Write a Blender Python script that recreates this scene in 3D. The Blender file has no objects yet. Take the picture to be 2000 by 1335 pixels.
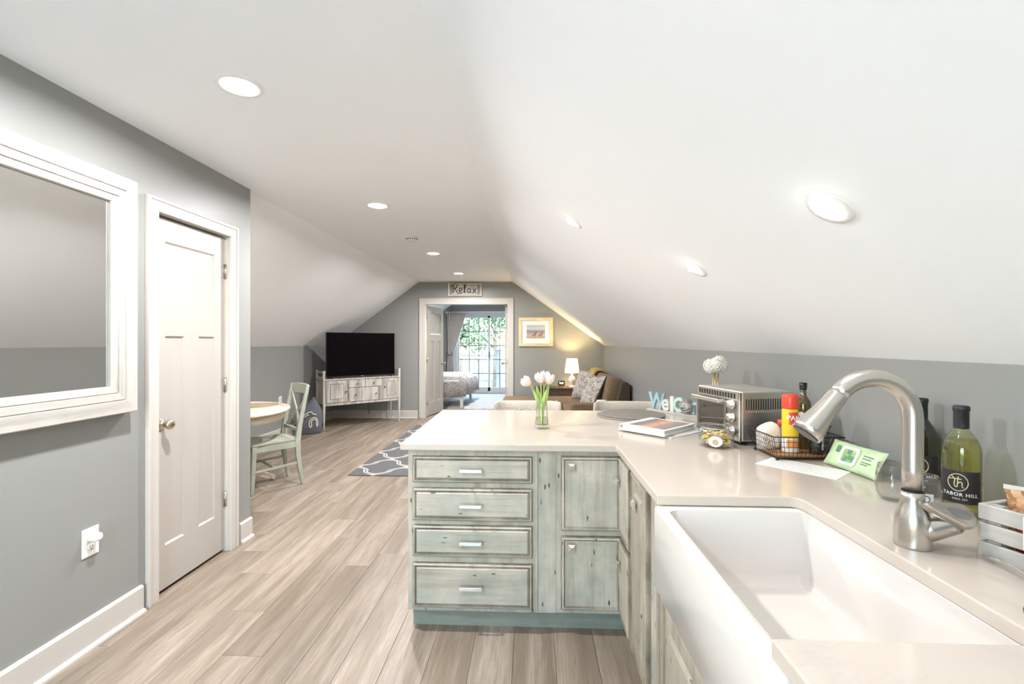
import bpy, bmesh, math, random
from mathutils import Vector, Matrix
random.seed(7)
S = bpy.context.scene
C = S.collection
PI = math.pi
# ------------------------------------------------------------------ camera, world, sun, exposure
cam = bpy.data.cameras.new('camera'); cam.lens = 16.2; cam.sensor_width = 36; cam.clip_start = 0.02; cam.clip_end = 300
camo = bpy.data.objects.new('camera', cam); C.objects.link(camo)
camo.location = (0, 0, 1.38); camo.rotation_euler = (PI/2, 0, math.atan(38/900))
S.camera = camo
W = bpy.data.worlds.new('sky'); S.world = W; W.use_nodes = True
_wn = W.node_tree; _wn.nodes.clear()
_sky = _wn.nodes.new('ShaderNodeTexSky'); _sky.sky_type = 'NISHITA'; _sky.sun_disc = False
_sky.sun_elevation = math.radians(48); _sky.sun_rotation = math.radians(90); _sky.air_density = 1.2; _sky.dust_density = 0.7
_bg = _wn.nodes.new('ShaderNodeBackground'); _bg.inputs[1].default_value = 1.35
_wo = _wn.nodes.new('ShaderNodeOutputWorld')
_wn.links.new(_sky.outputs[0], _bg.inputs[0]); _wn.links.new(_bg.outputs[0], _wo.inputs[0])
_s = bpy.data.lights.new('sun', 'SUN'); _s.energy = 13.0; _s.angle = 0.01; _s.color = (1, .96, .88)
_so = bpy.data.objects.new('sun', _s); C.objects.link(_so); _so.rotation_euler = (math.radians(4), math.radians(42), 0); _so.location = (6, 16, 9)
LAMP_W = 23.0        # downlights in the flat ceiling
GIMBAL_W = 1.9      # gimbal lights in the slope
LAMP_COL = (.985, .985, 1.0)
def portal(x, y, z, w, h, rx):
    l = bpy.data.lights.new('sky_portal', 'AREA'); l.shape = 'RECTANGLE'; l.size = w; l.size_y = h; l.cycles.is_portal = True
    o = bpy.data.objects.new('sky_portal', l); C.objects.link(o); o.location = (x, y, z); o.rotation_euler = (rx, 0, 0)
portal(-1.1, -1.63, 1.14, 1.6, 2.12, PI/2)        # guides sampling of the sky through the added window behind the viewer
portal(-1.14, 12.54, 1.1, 1.84, 2.19, -PI/2)    # and through the bedroom's glass door
vs = S.view_settings
vs.view_transform = 'Standard'; vs.look = 'None'; vs.gamma = 1.0; vs.use_curve_mapping = False
vs.exposure = 1.22
S.cycles.use_denoising = True
S.cycles.max_bounces = 9; S.cycles.diffuse_bounces = 6; S.cycles.glossy_bounces = 4
S.cycles.use_adaptive_sampling = True; S.cycles.adaptive_threshold = .02
S.cycles.transmission_bounces = 6; S.cycles.transparent_max_bounces = 12
S.cycles.caustics_reflective = False; S.cycles.caustics_refractive = False
S.cycles.sample_clamp_indirect = 6.0

# ------------------------------------------------------------------ materials
def M(name, col=(.8, .8, .8), rough=.5, metal=0.0, **kw):
    m = bpy.data.materials.new(name); m.use_nodes = True
    b = m.node_tree.nodes['Principled BSDF']
    b.inputs['Base Color'].default_value = (*col, 1); b.inputs['Roughness'].default_value = rough; b.inputs['Metallic'].default_value = metal
    for k, v in kw.items():
        i = b.inputs[k.replace('_', ' ')]
        i.default_value = (*v, 1) if isinstance(v, tuple) else v
    return m
class G:
    def __init__(s, m): s.m = m; s.t = m.node_tree; s.b = s.t.nodes['Principled BSDF']
    def n(s, ty, **k):
        x = s.t.nodes.new(ty)
        for a, v in k.items(): setattr(x, a, v)
        return x
    def l(s, a, b): s.t.links.new(a, b)
    def co(s, kind='Object'): return s.n('ShaderNodeTexCoord').outputs[kind]
    def map(s, v, scale=(1, 1, 1), rot=(0, 0, 0), loc=(0, 0, 0)):
        x = s.n('ShaderNodeMapping'); s.l(v, x.inputs[0])
        x.inputs['Scale'].default_value = scale; x.inputs['Rotation'].default_value = rot; x.inputs['Location'].default_value = loc
        return x.outputs[0]
    def noise(s, v, scale=5, detail=4, rough=.55, dist=0):
        x = s.n('ShaderNodeTexNoise'); s.l(v, x.inputs['Vector'])
        x.inputs['Scale'].default_value = scale; x.inputs['Detail'].default_value = detail; x.inputs['Roughness'].default_value = rough; x.inputs['Distortion'].default_value = dist
        return x.outputs['Fac']
    def vor(s, v, scale=5, out='Distance', feature='F1'):
        x = s.n('ShaderNodeTexVoronoi', feature=feature); s.l(v, x.inputs['Vector']); x.inputs['Scale'].default_value = scale
        return x.outputs[out]
    def ramp(s, f, stops, interp='LINEAR'):
        x = s.n('ShaderNodeValToRGB'); s.l(f, x.inputs[0]); e = x.color_ramp.elements; x.color_ramp.interpolation = interp
        while len(e) < len(stops): e.new(.5)
        for i, (p, c) in enumerate(stops): e[i].position = p; e[i].color = (*c, 1) if len(c) == 3 else c
        return x.outputs[0]
    def mix(s, f, a, b, mode='MIX'):
        x = s.n('ShaderNodeMix', data_type='RGBA', blend_type=mode)
        for i, v in ((0, f), (6, a), (7, b)):
            if isinstance(v, (int, float)): x.inputs[i].default_value = v
            elif isinstance(v, tuple): x.inputs[i].default_value = (*v, 1)
            else: s.l(v, x.inputs[i])
        return x.outputs[2]
    def math(s, op, a, b=None):
        x = s.n('ShaderNodeMath', operation=op)
        for i, v in ((0, a), (1, b)):
            if v is None: continue
            if isinstance(v, (int, float)): x.inputs[i].default_value = v
            else: s.l(v, x.inputs[i])
        return x.outputs[0]
    def col(s, c): s.l(c, s.b.inputs['Base Color'])
    def bump(s, h, strength=.2, dist=.01):
        x = s.n('ShaderNodeBump'); s.l(h, x.inputs['Height']); x.inputs['Strength'].default_value = strength; x.inputs['Distance'].default_value = dist
        s.l(x.outputs[0], s.b.inputs['Normal'])
def paint(name, col, rough=.6, var=.04, scale=6, bump=.05):
    m = M(name, col, rough); g = G(m); v = g.co()
    n = g.noise(v, scale, 5)
    g.col(g.mix(n, tuple(c*(1-var) for c in col), tuple(min(1, c*(1+var)) for c in col)))
    if bump: g.bump(g.noise(v, 220, 2), bump, .002)
    return m
def fabric(name, col, scale=350, var=.18, rough=.9):
    m = M(name, col, rough, Sheen_Weight=.04); g = G(m); v = g.co()
    a = g.noise(g.map(v, (1, 1, .12)), scale, 3); b = g.noise(g.map(v, (.12, .12, 1)), scale, 3)
    f = g.math('MULTIPLY', a, b)
    g.col(g.ramp(f, [(.12, tuple(c*(1-var*1.5) for c in col)), (.4, tuple(min(1, c*(1+var)) for c in col))]))
    g.bump(f, .35, .003)
    return m
def worn(name, base, light, dark, grain='Z', fleck=True, thr=.62, sc=1.0, rough=.5):
    # brushed, rubbed and speckled painted wood; grain runs along one axis
    st = {'X': (.07, 1, 1), 'Y': (1, .07, 1), 'Z': (1, 1, .07)}[grain]
    m = M(name, base, rough); g = G(m); o = g.co()
    r = g.n('ShaderNodeObjectInfo').outputs['Random']
    ad = g.n('ShaderNodeVectorMath', operation='ADD'); g.l(o, ad.inputs[0])
    cx = g.n('ShaderNodeCombineXYZ')
    for i in range(3): g.l(g.math('MULTIPLY', r, 17.0 + 5*i), cx.inputs[i])
    g.l(cx.outputs[0], ad.inputs[1]); v = ad.outputs[0]
    big = g.noise(v, 6*sc, 4, .6); fine = g.noise(g.map(v, st), 60*sc, 5, .7); mid = g.noise(g.map(v, st), 14*sc, 4)
    c = g.mix(g.ramp(big, [(.35, (0, 0, 0)), (.65, (1, 1, 1))]), base, light)
    c = g.mix(g.ramp(mid, [(thr-.12, (0, 0, 0)), (thr+.16, (.75, .75, .75))]), c, dark)
    c = g.mix(g.ramp(fine, [(.50, (0, 0, 0)), (.72, (.38, .38, .38))]), c, dark)
    if fleck:
        st2 = {'X': (.3, 1, 1), 'Y': (1, .3, 1), 'Z': (1, 1, .3)}[grain]
        vo = g.vor(g.map(v, st2), 34*sc); ms = g.noise(v, 9*sc, 2)
        f = g.math('MULTIPLY', g.ramp(vo, [(.10, (1, 1, 1)), (.17, (0, 0, 0))]), g.ramp(ms, [(.50, (0, 0, 0)), (.56, (1, 1, 1))]))
        c = g.mix(f, c, (.055, .045, .035))
    g.col(c); g.bump(fine, .15, .002)
    return m
def metal(name, col, rough=.28, brushed=True):
    m = M(name, col, rough, 1.0)
    if brushed:
        m.node_tree.nodes['Principled BSDF'].inputs['Anisotropic'].default_value = .4
    return m
def glass(name, col=(1, 1, 1), rough=0.0, ior=1.45): return M(name, col, rough, Transmission_Weight=1.0, IOR=ior)
def emis(name, col, st): return M(name, col, .5, Emission_Color=col, Emission_Strength=st)

wall_m = paint('wall_grey_paint', (.288, .290, .278), .42, .03, 3)
ceil_m = paint('ceiling_white_paint', (.925, .938, .95), .75, .015, 2)
trim_m = paint('trim_white', (.58, .54, .50), .38, .02, 4, .02)
door_m = paint('door_white', (.47, .435, .395), .4, .02, 4, .02)
dark_m = M('shadow_gap', (.02, .018, .015), .8)
chrome = metal('brushed_nickel', (.62, .58, .53), .27)
polish = M('polished_chrome', (.93, .92, .90), .22, 1.0)
satin = metal('satin_brass_knob', (.56, .49, .38), .25, False)
black_m = M('black_plastic', (.012, .012, .013), .35)
white_pl = M('white_plastic', (.82, .81, .78), .35)
clear = glass('clear_glass')
def sheet_glass(name, tint=(.97, 1, .98)):
    m = M(name, tint, 0.0); g = G(m); g.t.nodes.remove(g.b)
    a = g.n('ShaderNodeBsdfTransparent'); a.inputs[0].default_value = (*tint, 1)
    b = g.n('ShaderNodeBsdfGlossy'); b.inputs['Roughness'].default_value = .01
    lw = g.n('ShaderNodeLayerWeight'); lw.inputs[0].default_value = .5
    fac = g.math('ADD', g.math('MULTIPLY', g.math('POWER', lw.outputs['Facing'], 2.5), .75), .05)
    mx = g.n('ShaderNodeMixShader'); g.l(fac, mx.inputs[0]); g.l(a.outputs[0], mx.inputs[1]); g.l(b.outputs[0], mx.inputs[2])
    g.l(mx.outputs[0], g.t.nodes['Material Output'].inputs[0])
    return m
pane_m = sheet_glass('window_pane')
vase_gl = sheet_glass('thin_glass', (.985, .992, .988))

def plank_mat():
    m = M('vinyl_plank', (.6, .5, .42), .42); g = G(m); o = g.co()
    r = g.n('ShaderNodeObjectInfo').outputs['Random']
    cx = g.n('ShaderNodeCombineXYZ')
    for i in range(3): g.l(g.math('MULTIPLY', r, 31.0 + 11*i), cx.inputs[i])
    ad = g.n('ShaderNodeVectorMath', operation='ADD'); g.l(o, ad.inputs[0]); g.l(cx.outputs[0], ad.inputs[1]); v = ad.outputs[0]
    band = g.noise(g.map(v, (15, 1.1, 1)), 1.0, 6, .66, .35)
    fine = g.noise(g.map(v, (1, .045, 1)), 130, 5, .65)
    saw = g.noise(g.map(v, (.5, 10, 1)), 9, 3)
    c = g.ramp(band, [(.28, (.195, .15, .108)), (.42, (.275, .22, .165)), (.54, (.355, .29, .232)), (.70, (.42, .355, .295))])
    c = g.mix(g.ramp(fine, [(.42, (0, 0, 0)), (.70, (.62, .62, .62))]), c, (.17, .135, .10))
    wide = g.noise(g.map(v, (7, .55, 1)), 1.3, 3, .5, .3)
    c = g.mix(g.ramp(wide, [(.50, (0, 0, 0)), (.62, (.50, .50, .50))]), c, (.19, .15, .112))
    sm = g.math('MULTIPLY', g.ramp(saw, [(.56, (0, 0, 0)), (.70, (.55, .55, .55))]), g.ramp(g.noise(v, 3.2, 2), [(.5, (0, 0, 0)), (.62, (1, 1, 1))]))
    c = g.mix(sm, c, (.26, .21, .165))
    tone = g.ramp(r, [(0, (.80, .78, .76)), (.5, (.97, .95, .94)), (1, (1.0, 1.0, 1.0))])
    g.col(g.mix(1.0, c, tone, 'MULTIPLY')); g.bump(fine, .12, .002)
    return m
plank_m = plank_mat()
def quartz_mat():
    m = M('white_quartz', (.85, .82, .78), .16, Coat_Weight=.3); g = G(m); v = g.co()
    w = g.noise(v, 2.1, 6, .6, 1.2); vein = g.ramp(g.math('ABSOLUTE', g.math('SUBTRACT', w, .5)), [(0, (1, 1, 1)), (.012, (0, 0, 0))])
    msk = g.ramp(g.noise(v, 3.1, 3), [(.5, (0, 0, 0)), (.66, (.5, .5, .5))])
    c = g.mix(g.noise(v, 5, 3), (.565, .485, .415), (.605, .53, .46))
    g.col(g.mix(g.math('MULTIPLY', vein, msk), c, (.50, .47, .44)))
    return m
quartz = quartz_mat()
SAGE = dict(base=(.385, .385, .335), light=(.55, .505, .435), dark=(.215, .165, .115))
sage_h = worn('sage_cabinet_h', grain='X', **SAGE); sage_v = worn('sage_cabinet_v', grain='Z', **SAGE)
sage_b = worn('sage_glaze_and_shade', (.31, .275, .22), (.41, .37, .30), (.16, .11, .07), 'Z', True)  # heavier brown glaze, with the right run's shade mixed into the colour
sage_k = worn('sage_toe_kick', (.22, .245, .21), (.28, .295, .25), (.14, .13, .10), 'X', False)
glaze = worn('brown_glaze', (.15, .11, .075), (.33, .275, .205), (.07, .05, .03), 'Z', False)
white_worn = worn('whitewashed_wood', (.47, .445, .41), (.52, .495, .46), (.27, .235, .20), 'X', False, .66, 1.2)
white_worn_v = worn('whitewashed_wood_v', (.47, .445, .41), (.52, .495, .46), (.27, .235, .20), 'Z', False, .66, 1.2)
shabby = worn('shabby_white', (.56, .52, .47), (.62, .58, .53), (.07, .055, .05), 'Z', False, .57, 1.3)
porcelain = M('white_fireclay', (.66, .62, .58), .14, Coat_Weight=.5)

# ------------------------------------------------------------------ geometry helpers
class B:
    """collects faces; build() links them as one mesh object"""
    def __init__(s): s.v = []; s.f = []; s.mi = []; s.sm = []
    def add(s, verts, faces, mi=0, smooth=False, mat=None):
        k = len(s.v)
        for p in verts:
            p = Vector(p); s.v.append(mat @ p if mat else p)
        for f in faces: s.f.append([k+i for i in f]); s.mi.append(mi); s.sm.append(smooth)
        return s
    def box(s, a, b, mi=0, mat=None):
        x0, y0, z0 = a; x1, y1, z1 = b
        if x0 > x1: x0, x1 = x1, x0
        if y0 > y1: y0, y1 = y1, y0
        if z0 > z1: z0, z1 = z1, z0
        v = [(x0, y0, z0), (x1, y0, z0), (x1, y1, z0), (x0, y1, z0), (x0, y0, z1), (x1, y0, z1), (x1, y1, z1), (x0, y1, z1)]
        return s.add(v, [(3, 2, 1, 0), (4, 5, 6, 7), (0, 1, 5, 4), (1, 2, 6, 5), (2, 3, 7, 6), (3, 0, 4, 7)], mi, False, mat)
    def bar(s, p, q, w, h, mi=0, up=(0, 0, 1), w2=None, h2=None):
        """square bar from p to q, w across, h along up"""
        p, q = Vector(p), Vector(q); d = (q-p).normalized(); u = Vector(up)
        if abs(d.dot(u)) > .98: u = Vector((0, 1, 0))
        x = d.cross(u).normalized(); u = x.cross(d).normalized(); v = []
        for c, a, b in ((p, w, h), (q, w2 or w, h2 or h)):
            v += [c-x*a/2-u*b/2, c+x*a/2-u*b/2, c+x*a/2+u*b/2, c-x*a/2+u*b/2]
        return s.add(v, [(0, 1, 2, 3), (7, 6, 5, 4), (0, 4, 5, 1), (1, 5, 6, 2), (2, 6, 7, 3), (3, 7, 4, 0)], mi)
    def loft(s, loops, mi=0, cap0=True, cap1=True, smooth=False, closed=True, mis=None):
        n = len(loops[0]); k = len(s.v)
        for l in loops:
            for p in l: s.v.append(Vector(p))
        for i in range(len(loops)-1):
            for j in range(n if closed else n-1):
                a = k+i*n+j; b = k+i*n+(j+1) % n
                s.f.append([a, b, b+n, a+n]); s.mi.append(mis[i] if mis else mi); s.sm.append(smooth)
        if cap0: s.f.append([k+j for j in range(n)][::-1]); s.mi.append(mi); s.sm.append(False)
        if cap1: s.f.append([k+(len(loops)-1)*n+j for j in range(n)]); s.mi.append(mi); s.sm.append(False)
        return s
    def lathe(s, prof, n=24, mi=0, c=(0, 0, 0), smooth=True, cap0=True, cap1=True, axis='Z', sx=1, sy=1):
        loops = []
        for r, z in prof:
            l = []
            for i in range(n):
                a = 2*PI*i/n; p = (r*math.cos(a)*sx, r*math.sin(a)*sy, z)
                if axis == 'Y': p = (p[0], -p[2], p[1])
                if axis == 'X': p = (p[2], p[0], p[1])
                l.append((p[0]+c[0], p[1]+c[1], p[2]+c[2]))
            loops.append(l)
        return s.loft(loops, mi, cap0, cap1, smooth)
    def tube(s, pts, r, n=10, mi=0, smooth=True, flat=1.0):
        pts = [Vector(p) for p in pts]; rs = r if isinstance(r, (list, tuple)) else [r]*len(pts)
        t = (pts[1]-pts[0]).normalized(); ref = Vector((0, 0, 1)) if abs(t.z) < .9 else Vector((0, 1, 0))
        u = t.cross(ref).normalized(); loops = []
        for i, p in enumerate(pts):
            t = (pts[min(i+1, len(pts)-1)]-pts[max(i-1, 0)]).normalized()
            u = (u-t*u.dot(t)).normalized(); w = t.cross(u)
            loops.append([p+u*math.cos(2*PI*j/n)*rs[i]+w*math.sin(2*PI*j/n)*rs[i]*flat for j in range(n)])
        return s.loft(loops, mi, smooth=smooth)
    def prism(s, poly, a, b, axis='Z', mi=0):
        """extrude a 2-D outline from a to b along axis"""
        f = {'Z': lambda p, h: (p[0], p[1], h), 'Y': lambda p, h: (p[0], h, p[1]), 'X': lambda p, h: (h, p[0], p[1])}[axis]
        return s.loft([[f(p, a) for p in poly], [f(p, b) for p in poly]], mi)
    def ball(s, c, r, n=12, m=8, mi=0, sc=(1, 1, 1)):
        pr = [(max(1e-4, math.sin(PI*i/m))*r, -math.cos(PI*i/m)*r) for i in range(m+1)]
        k = len(s.v); s.lathe(pr, n, mi)
        for i in range(k, len(s.v)):
            p = s.v[i]; s.v[i] = Vector((p.x*sc[0]+c[0], p.y*sc[1]+c[1], p.z*sc[2]+c[2]))
        return s
    def panel(s, x0, x1, z0, z1, prof, y=0, mi=0):
        """moulded rectangular panel facing -Y: prof = [(inset, height, material)]"""
        loops = []; mis = []
        for ins, h, k in prof:
            loops.append([(x0+ins, y-h, z0+ins), (x1-ins, y-h, z0+ins), (x1-ins, y-h, z1-ins), (x0+ins, y-h, z1-ins)]); mis.append(k)
        return s.loft(loops, mi, cap0=False, mis=mis[1:]+[0])
    def xf(s, mat, start=0):
        for i in range(start, len(s.v)): s.v[i] = mat @ s.v[i]
        return s
    def build(s, name, mats, parent=None, loc=None, rz=None, bevel=0, seg=2, sub=0, rot=None):
        me = bpy.data.meshes.new(name); me.from_pydata([tuple(p) for p in s.v], [], s.f)
        if not isinstance(mats, (list, tuple)): mats = [mats]
        for m in mats: me.materials.append(m)
        me.polygons.foreach_set('material_index', s.mi); me.polygons.foreach_set('use_smooth', s.sm)
        me.validate(); me.update()
        bm = bmesh.new(); bm.from_mesh(me); bmesh.ops.recalc_face_normals(bm, faces=bm.faces)
        if bevel:
            es = [e for e in bm.edges if len(e.link_faces) == 2 and e.calc_face_angle(0) > .6]
            bmesh.ops.bevel(bm, geom=es, offset=bevel, segments=seg, affect='EDGES', profile=.5, clamp_overlap=True)
        bm.to_mesh(me); bm.free()
        o = bpy.data.objects.new(name, me); C.objects.link(o)
        if parent: o.parent = parent
        if loc: o.location = loc
        if rz is not None: o.rotation_euler = (0, 0, rz)
        if rot: o.rotation_euler = rot
        if sub:
            md = o.modifiers.new('smooth', 'SUBSURF'); md.levels = sub; md.render_levels = sub
        return o
def tag(o, label=None, cat=None, group=None, kind=None):
    if label: o['label'] = label
    if cat: o['category'] = cat
    if group: o['group'] = group
    if kind: o['kind'] = kind
    return o
def thing(name, label, cat, loc=(0, 0, 0), rz=0, group=None, kind=None):
    o = bpy.data.objects.new(name, None); C.objects.link(o); o.empty_display_size = .05
    o.location = loc; o.rotation_euler = (0, 0, rz)
    return tag(o, label, cat, group, kind)
def copy_tree(o, parent=None):
    c = o.copy(); C.objects.link(c); c.parent = parent
    for ch in list(o.children): copy_tree(ch, c)
    return c
def rrect(x0, x1, y0, y1, r, n=4, z=0):
    out = []
    for cx, cy, a0 in ((x1-r, y1-r, 0), (x0+r, y1-r, PI/2), (x0+r, y0+r, PI), (x1-r, y0+r, 1.5*PI)):
        for i in range(n+1):
            a = a0+PI/2*i/n; out.append((cx+r*math.cos(a), cy+r*math.sin(a), z))
    return out
def rbox(b, x0, x1, y0, y1, z0, z1, r, n=4, mi=0, e=None):
    """soft cushion-like box with rounded vertical corners and softened rims"""
    e = r*.6 if e is None else e; L = []
    for k in range(4):
        a = PI/2*k/3; d = e*(1-math.sin(a)); L.append(rrect(x0+d, x1-d, y0+d, y1-d, max(.001, r-d*.5), n, z0+e*(1-math.cos(a))))
    for k in range(4):
        a = PI/2*(3-k)/3; d = e*(1-math.sin(a)); L.append(rrect(x0+d, x1-d, y0+d, y1-d, max(.001, r-d*.5), n, z1-e*(1-math.cos(a))))
    return b.loft(L, mi, smooth=True)
def text_geo(s, size=.1, depth=.002, shear=0, bold=0, space=1.0):
    cu = bpy.data.curves.new('t', 'FONT'); cu.body = s; cu.size = size; cu.extrude = depth/2; cu.shear = shear
    cu.align_x = 'CENTER'; cu.align_y = 'CENTER'; cu.offset = bold; cu.space_character = space; cu.resolution_u = 4
    o = bpy.data.objects.new('t', cu); C.objects.link(o)
    me = o.to_mesh()
    vs_ = [tuple(v.co) for v in me.vertices]; fs = [tuple(p.vertices) for p in me.polygons]
    o.to_mesh_clear(); bpy.data.objects.remove(o); bpy.data.curves.remove(cu)
    return vs_, fs
def add_text(b, s, size, depth, fn, shear=0, bold=0, space=1.0, mi=0):
    v, f = text_geo(s, size, depth, shear, bold, space)
    return b.add([fn(*p) for p in v], f, mi)
def stroke(b, pts, r, fn=lambda x, y: (x, 0, y), n=6, mi=0, flat=1.0):
    """smooth curve through 2-D points drawn as a thin tube"""
    P = [Vector((p[0], p[1])) for p in pts]; out = []
    for i in range(len(P)-1):
        a, b_, c, d = P[max(i-1, 0)], P[i], P[i+1], P[min(i+2, len(P)-1)]
        for k in range(5):
            t = k/5; out.append(.5*((2*b_)+(c-a)*t+(2*a-5*b_+4*c-d)*t*t+(3*b_-a-3*c+d)*t**3))
    out.append(P[-1])
    return b.tube([fn(p.x, p.y) for p in out], r, n, mi, flat=flat)

# ================================================================== THE ROOM
XL, XR, XK = -2.0, 1.28, -3.61          # closet wall, right knee wall, left knee wall
YB, YF, YC, YS = 8.28, -1.5, 3.2, 12.4  # back wall, wall behind the camera, closet corner, bedroom's far wall
ZC, ZK = 2.465, 1.32                    # flat ceiling, knee wall height
XA, XB = -2.04, -.35                    # creases of the ceiling
def struct(o, label): return tag(o, label, kind='structure')
# floor: a base with single planks lying on it
base = B().box((XK-.1, YF-.1, -.06), (XR+.1, YB+.06, -.0125)).build('floor', dark_m); struct(base, 'weathered greige plank floor of the attic room')
def plank_mesh(w, l):
    b = B(); g = .0006; e = .0009; h = .0125
    L = [[(g, g, 0), (w-g, g, 0), (w-g, l-g, 0), (g, l-g, 0)], [(g, g, h-e), (w-g, g, h-e), (w-g, l-g, h-e), (g, l-g, h-e)],
         [(g+e, g+e, h), (w-g-e, g+e, h), (w-g-e, l-g-e, h), (g+e, l-g-e, h)]]
    b.loft([[(x-w/2, y-l/2, z) for x, y, z in q] for q in L], cap0=False)
    return b
PW, PL = .1835, 1.22
pm = {}
def lay(parent, x0, x1, y0, y1, skip=None):
    i = math.floor((x0-(-.08))/PW)
    while -.08+i*PW < x1:
        xa = max(-.08+i*PW, x0); xb = min(-.08+(i+1)*PW, x1); w = round(xb-xa, 4)
        if w > .01:
            off = random.Random(i*7+3).random()*PL; y = y0-off
            while y < y1:
                ya, yb = max(y, y0), min(y+PL, y1); l = round(yb-ya, 4)
                if l > .02 and not (skip and skip((xa+xb)/2, ya, yb)):
                    if (w, l) not in pm:
                        o = plank_mesh(w, l).build('plank', plank_m); pm[(w, l)] = o.data
                    else:
                        o = bpy.data.objects.new('plank', pm[(w, l)]); C.objects.link(o)
                    o.parent = parent; o.location = ((xa+xb)/2, (ya+yb)/2, -.0125)
                y += PL
        i += 1
lay(base, XK, XR, -.6, YB+.06, lambda x, ya, yb: (x < XL-.1 and yb < YC) or (x > .48 and yb < 2.9))
B().box((XK, YF, -.0125), (XR, -.6, 0)).build('plank_border', plank_m, base)
bfl = B().box((XK-.1, YB+.06, -.06), (XR+.1, YS+.1, -.0125)).build('floor_bedroom', dark_m); struct(bfl, 'plank floor of the bedroom behind the double door')
lay(bfl, -2.5, .2, YB+.06, YS)
B().box((XK, YB+.06, -.0125), (-2.5, YS, 0)).box((.2, YB+.06, -.0125), (XR, YS, 0)).build('plank_border', plank_m, bfl)
# ceilings (flat strip between two slopes)
def ceiling(name, y0, y1, label):
    prof = [(XK-.1, ZK-.075), (XA, ZC), (XB, ZC), (XR+.1, ZK-.07), (XR+.1, ZK+.05), (XB+.05, ZC+.12), (XA-.05, ZC+.12), (XK-.1, ZK+.06)]
    return struct(B().prism(prof, y0, y1, 'Y').build(name, ceil_m), label)
ceiling('ceiling', YF-.1, YB+.06, 'white attic ceiling, flat strip between two slopes')
ceiling('ceiling_bedroom', YB+.06, YS+.12, 'white sloped ceiling seen through the bedroom door')
# walls
D1 = (2.375, 2.965, 2.075)      # closet door opening y0 y1 top
wl = B().box((XL-.12, YF, 0), (XL, D1[0]-.02, ZC)).box((XL-.12, D1[1]+.02, 0), (XL, YC, ZC)).box((XL-.12, D1[0]-.02, D1[2]+.02), (XL, D1[1]+.02, ZC))
struct(wl.build('wall_left', wall_m), 'grey painted wall with the closet door and mirror')
struct(B().box((XK, YC-.1, 0), (XL-.12, YC, 2.2)).build('wall_closet', wall_m), 'side of the closet towards the dining nook')
struct(B().box((XK-.1, YC-.1, 0), (XK, YB, ZK)).build('wall_knee', wall_m), 'low grey wall under the left slope')
struct(B().box((XR, YF, 0), (XR+.1, YB, ZK)).build('wall_right', wall_m), 'low grey wall under the right slope behind the counter')
D2 = (-1.92, -.433, 2.06)
wb = B().prism([(XK, 0), (D2[0]-.02, 0), (D2[0]-.02, ZC), (XA, ZC), (XK, ZK)], YB, YB+.12, 'Y')
wb.prism([(D2[1]+.02, 0), (XR, 0), (XR, ZK), (XB, ZC), (D2[1]+.02, ZC)], YB, YB+.12, 'Y').box((D2[0]-.02, YB, D2[2]+.02), (D2[1]+.02, YB+.12, ZC))
struct(wb.build('wall_back', wall_m), 'grey gable wall with the double door to the bedroom')
W1 = (-1.9, -.3, .08, 2.2)     # unseen window behind the camera, added for near daylight
wf = B().box((XL, YF-.12, 0), (W1[0], YF, ZC)).box((W1[1], YF-.12, 0), (XR+.1, YF, ZC)).box((W1[0], YF-.12, 0), (W1[1], YF, W1[2])).box((W1[0], YF-.12, W1[3]), (W1[1], YF, ZC))
struct(wf.build('wall_front', wall_m), 'grey wall behind the viewer with the added window')
wbed = B().box((XK-.1, YB+.12, 0), (XK, YS, ZK)).build('wall_bedroom_left', wall_m); struct(wbed, 'low bedroom wall under the left slope')
struct(B().box((XR, YB+.12, 0), (XR+.1, YS, ZK)).build('wall_bedroom_right', wall_m), 'low bedroom wall under the right slope')
SD = (-2.06, -.22, 2.19)         # sliding door
ws = B().prism([(XK, 0), (SD[0], 0), (SD[0], ZC), (XA, ZC), (XK, ZK)], YS, YS+.12, 'Y').prism([(SD[1], 0), (XR, 0), (XR, ZK), (XB, ZC), (SD[1], ZC-.01)], YS, YS+.12, 'Y').box((SD[0], YS, SD[2]), (SD[1], YS+.12, ZC))
struct(ws.build('wall_bedroom_back', wall_m), 'blue grey bedroom gable wall around the sliding glass door')
# baseboards with shoe moulding
def baseboard(name, p, q, nrm, label):
    """p, q on the wall line, nrm points into the room"""
    p, q, n = Vector(p), Vector(q), Vector(nrm); t = (q-p); L = t.length; t.normalize()
    b = B(); prof = [(0, 0), (.016, 0), (.016, .128), (.010, .136), (0, .138)]; sh = [(.016, 0), (.032, 0), (.031, .008), (.027, .015), (.016, .019)]
    for pr in (prof, sh):
        b.loft([[Vector((0, 0, z))+p+n*d for d, z in pr], [Vector((0, 0, z))+q+n*d for d, z in pr]])
    return struct(b.build(name, trim_m), label)
baseboard('baseboard_left', (XL, YF, 0), (XL, D1[0]-.095, 0), (1, 0, 0), 'white baseboard under the mirror and outlet')
baseboard('baseboard_closet', (XL, D1[1]+.105, 0), (XL, YC, 0), (1, 0, 0), 'short white baseboard between closet door and corner')
baseboard('baseboard_knee', (XK, YC, 0), (XK, YB, 0), (1, 0, 0), 'white baseboard along the dining nook')
baseboard('baseboard_back', (XK, YB, 0), (D2[0]-.14, YB, 0), (0, -1, 0), 'white baseboard under the television')
baseboard('baseboard_back_right', (D2[1]+.11, YB, 0), (XR, YB, 0), (0, -1, 0), 'white baseboard behind the sofa')
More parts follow.
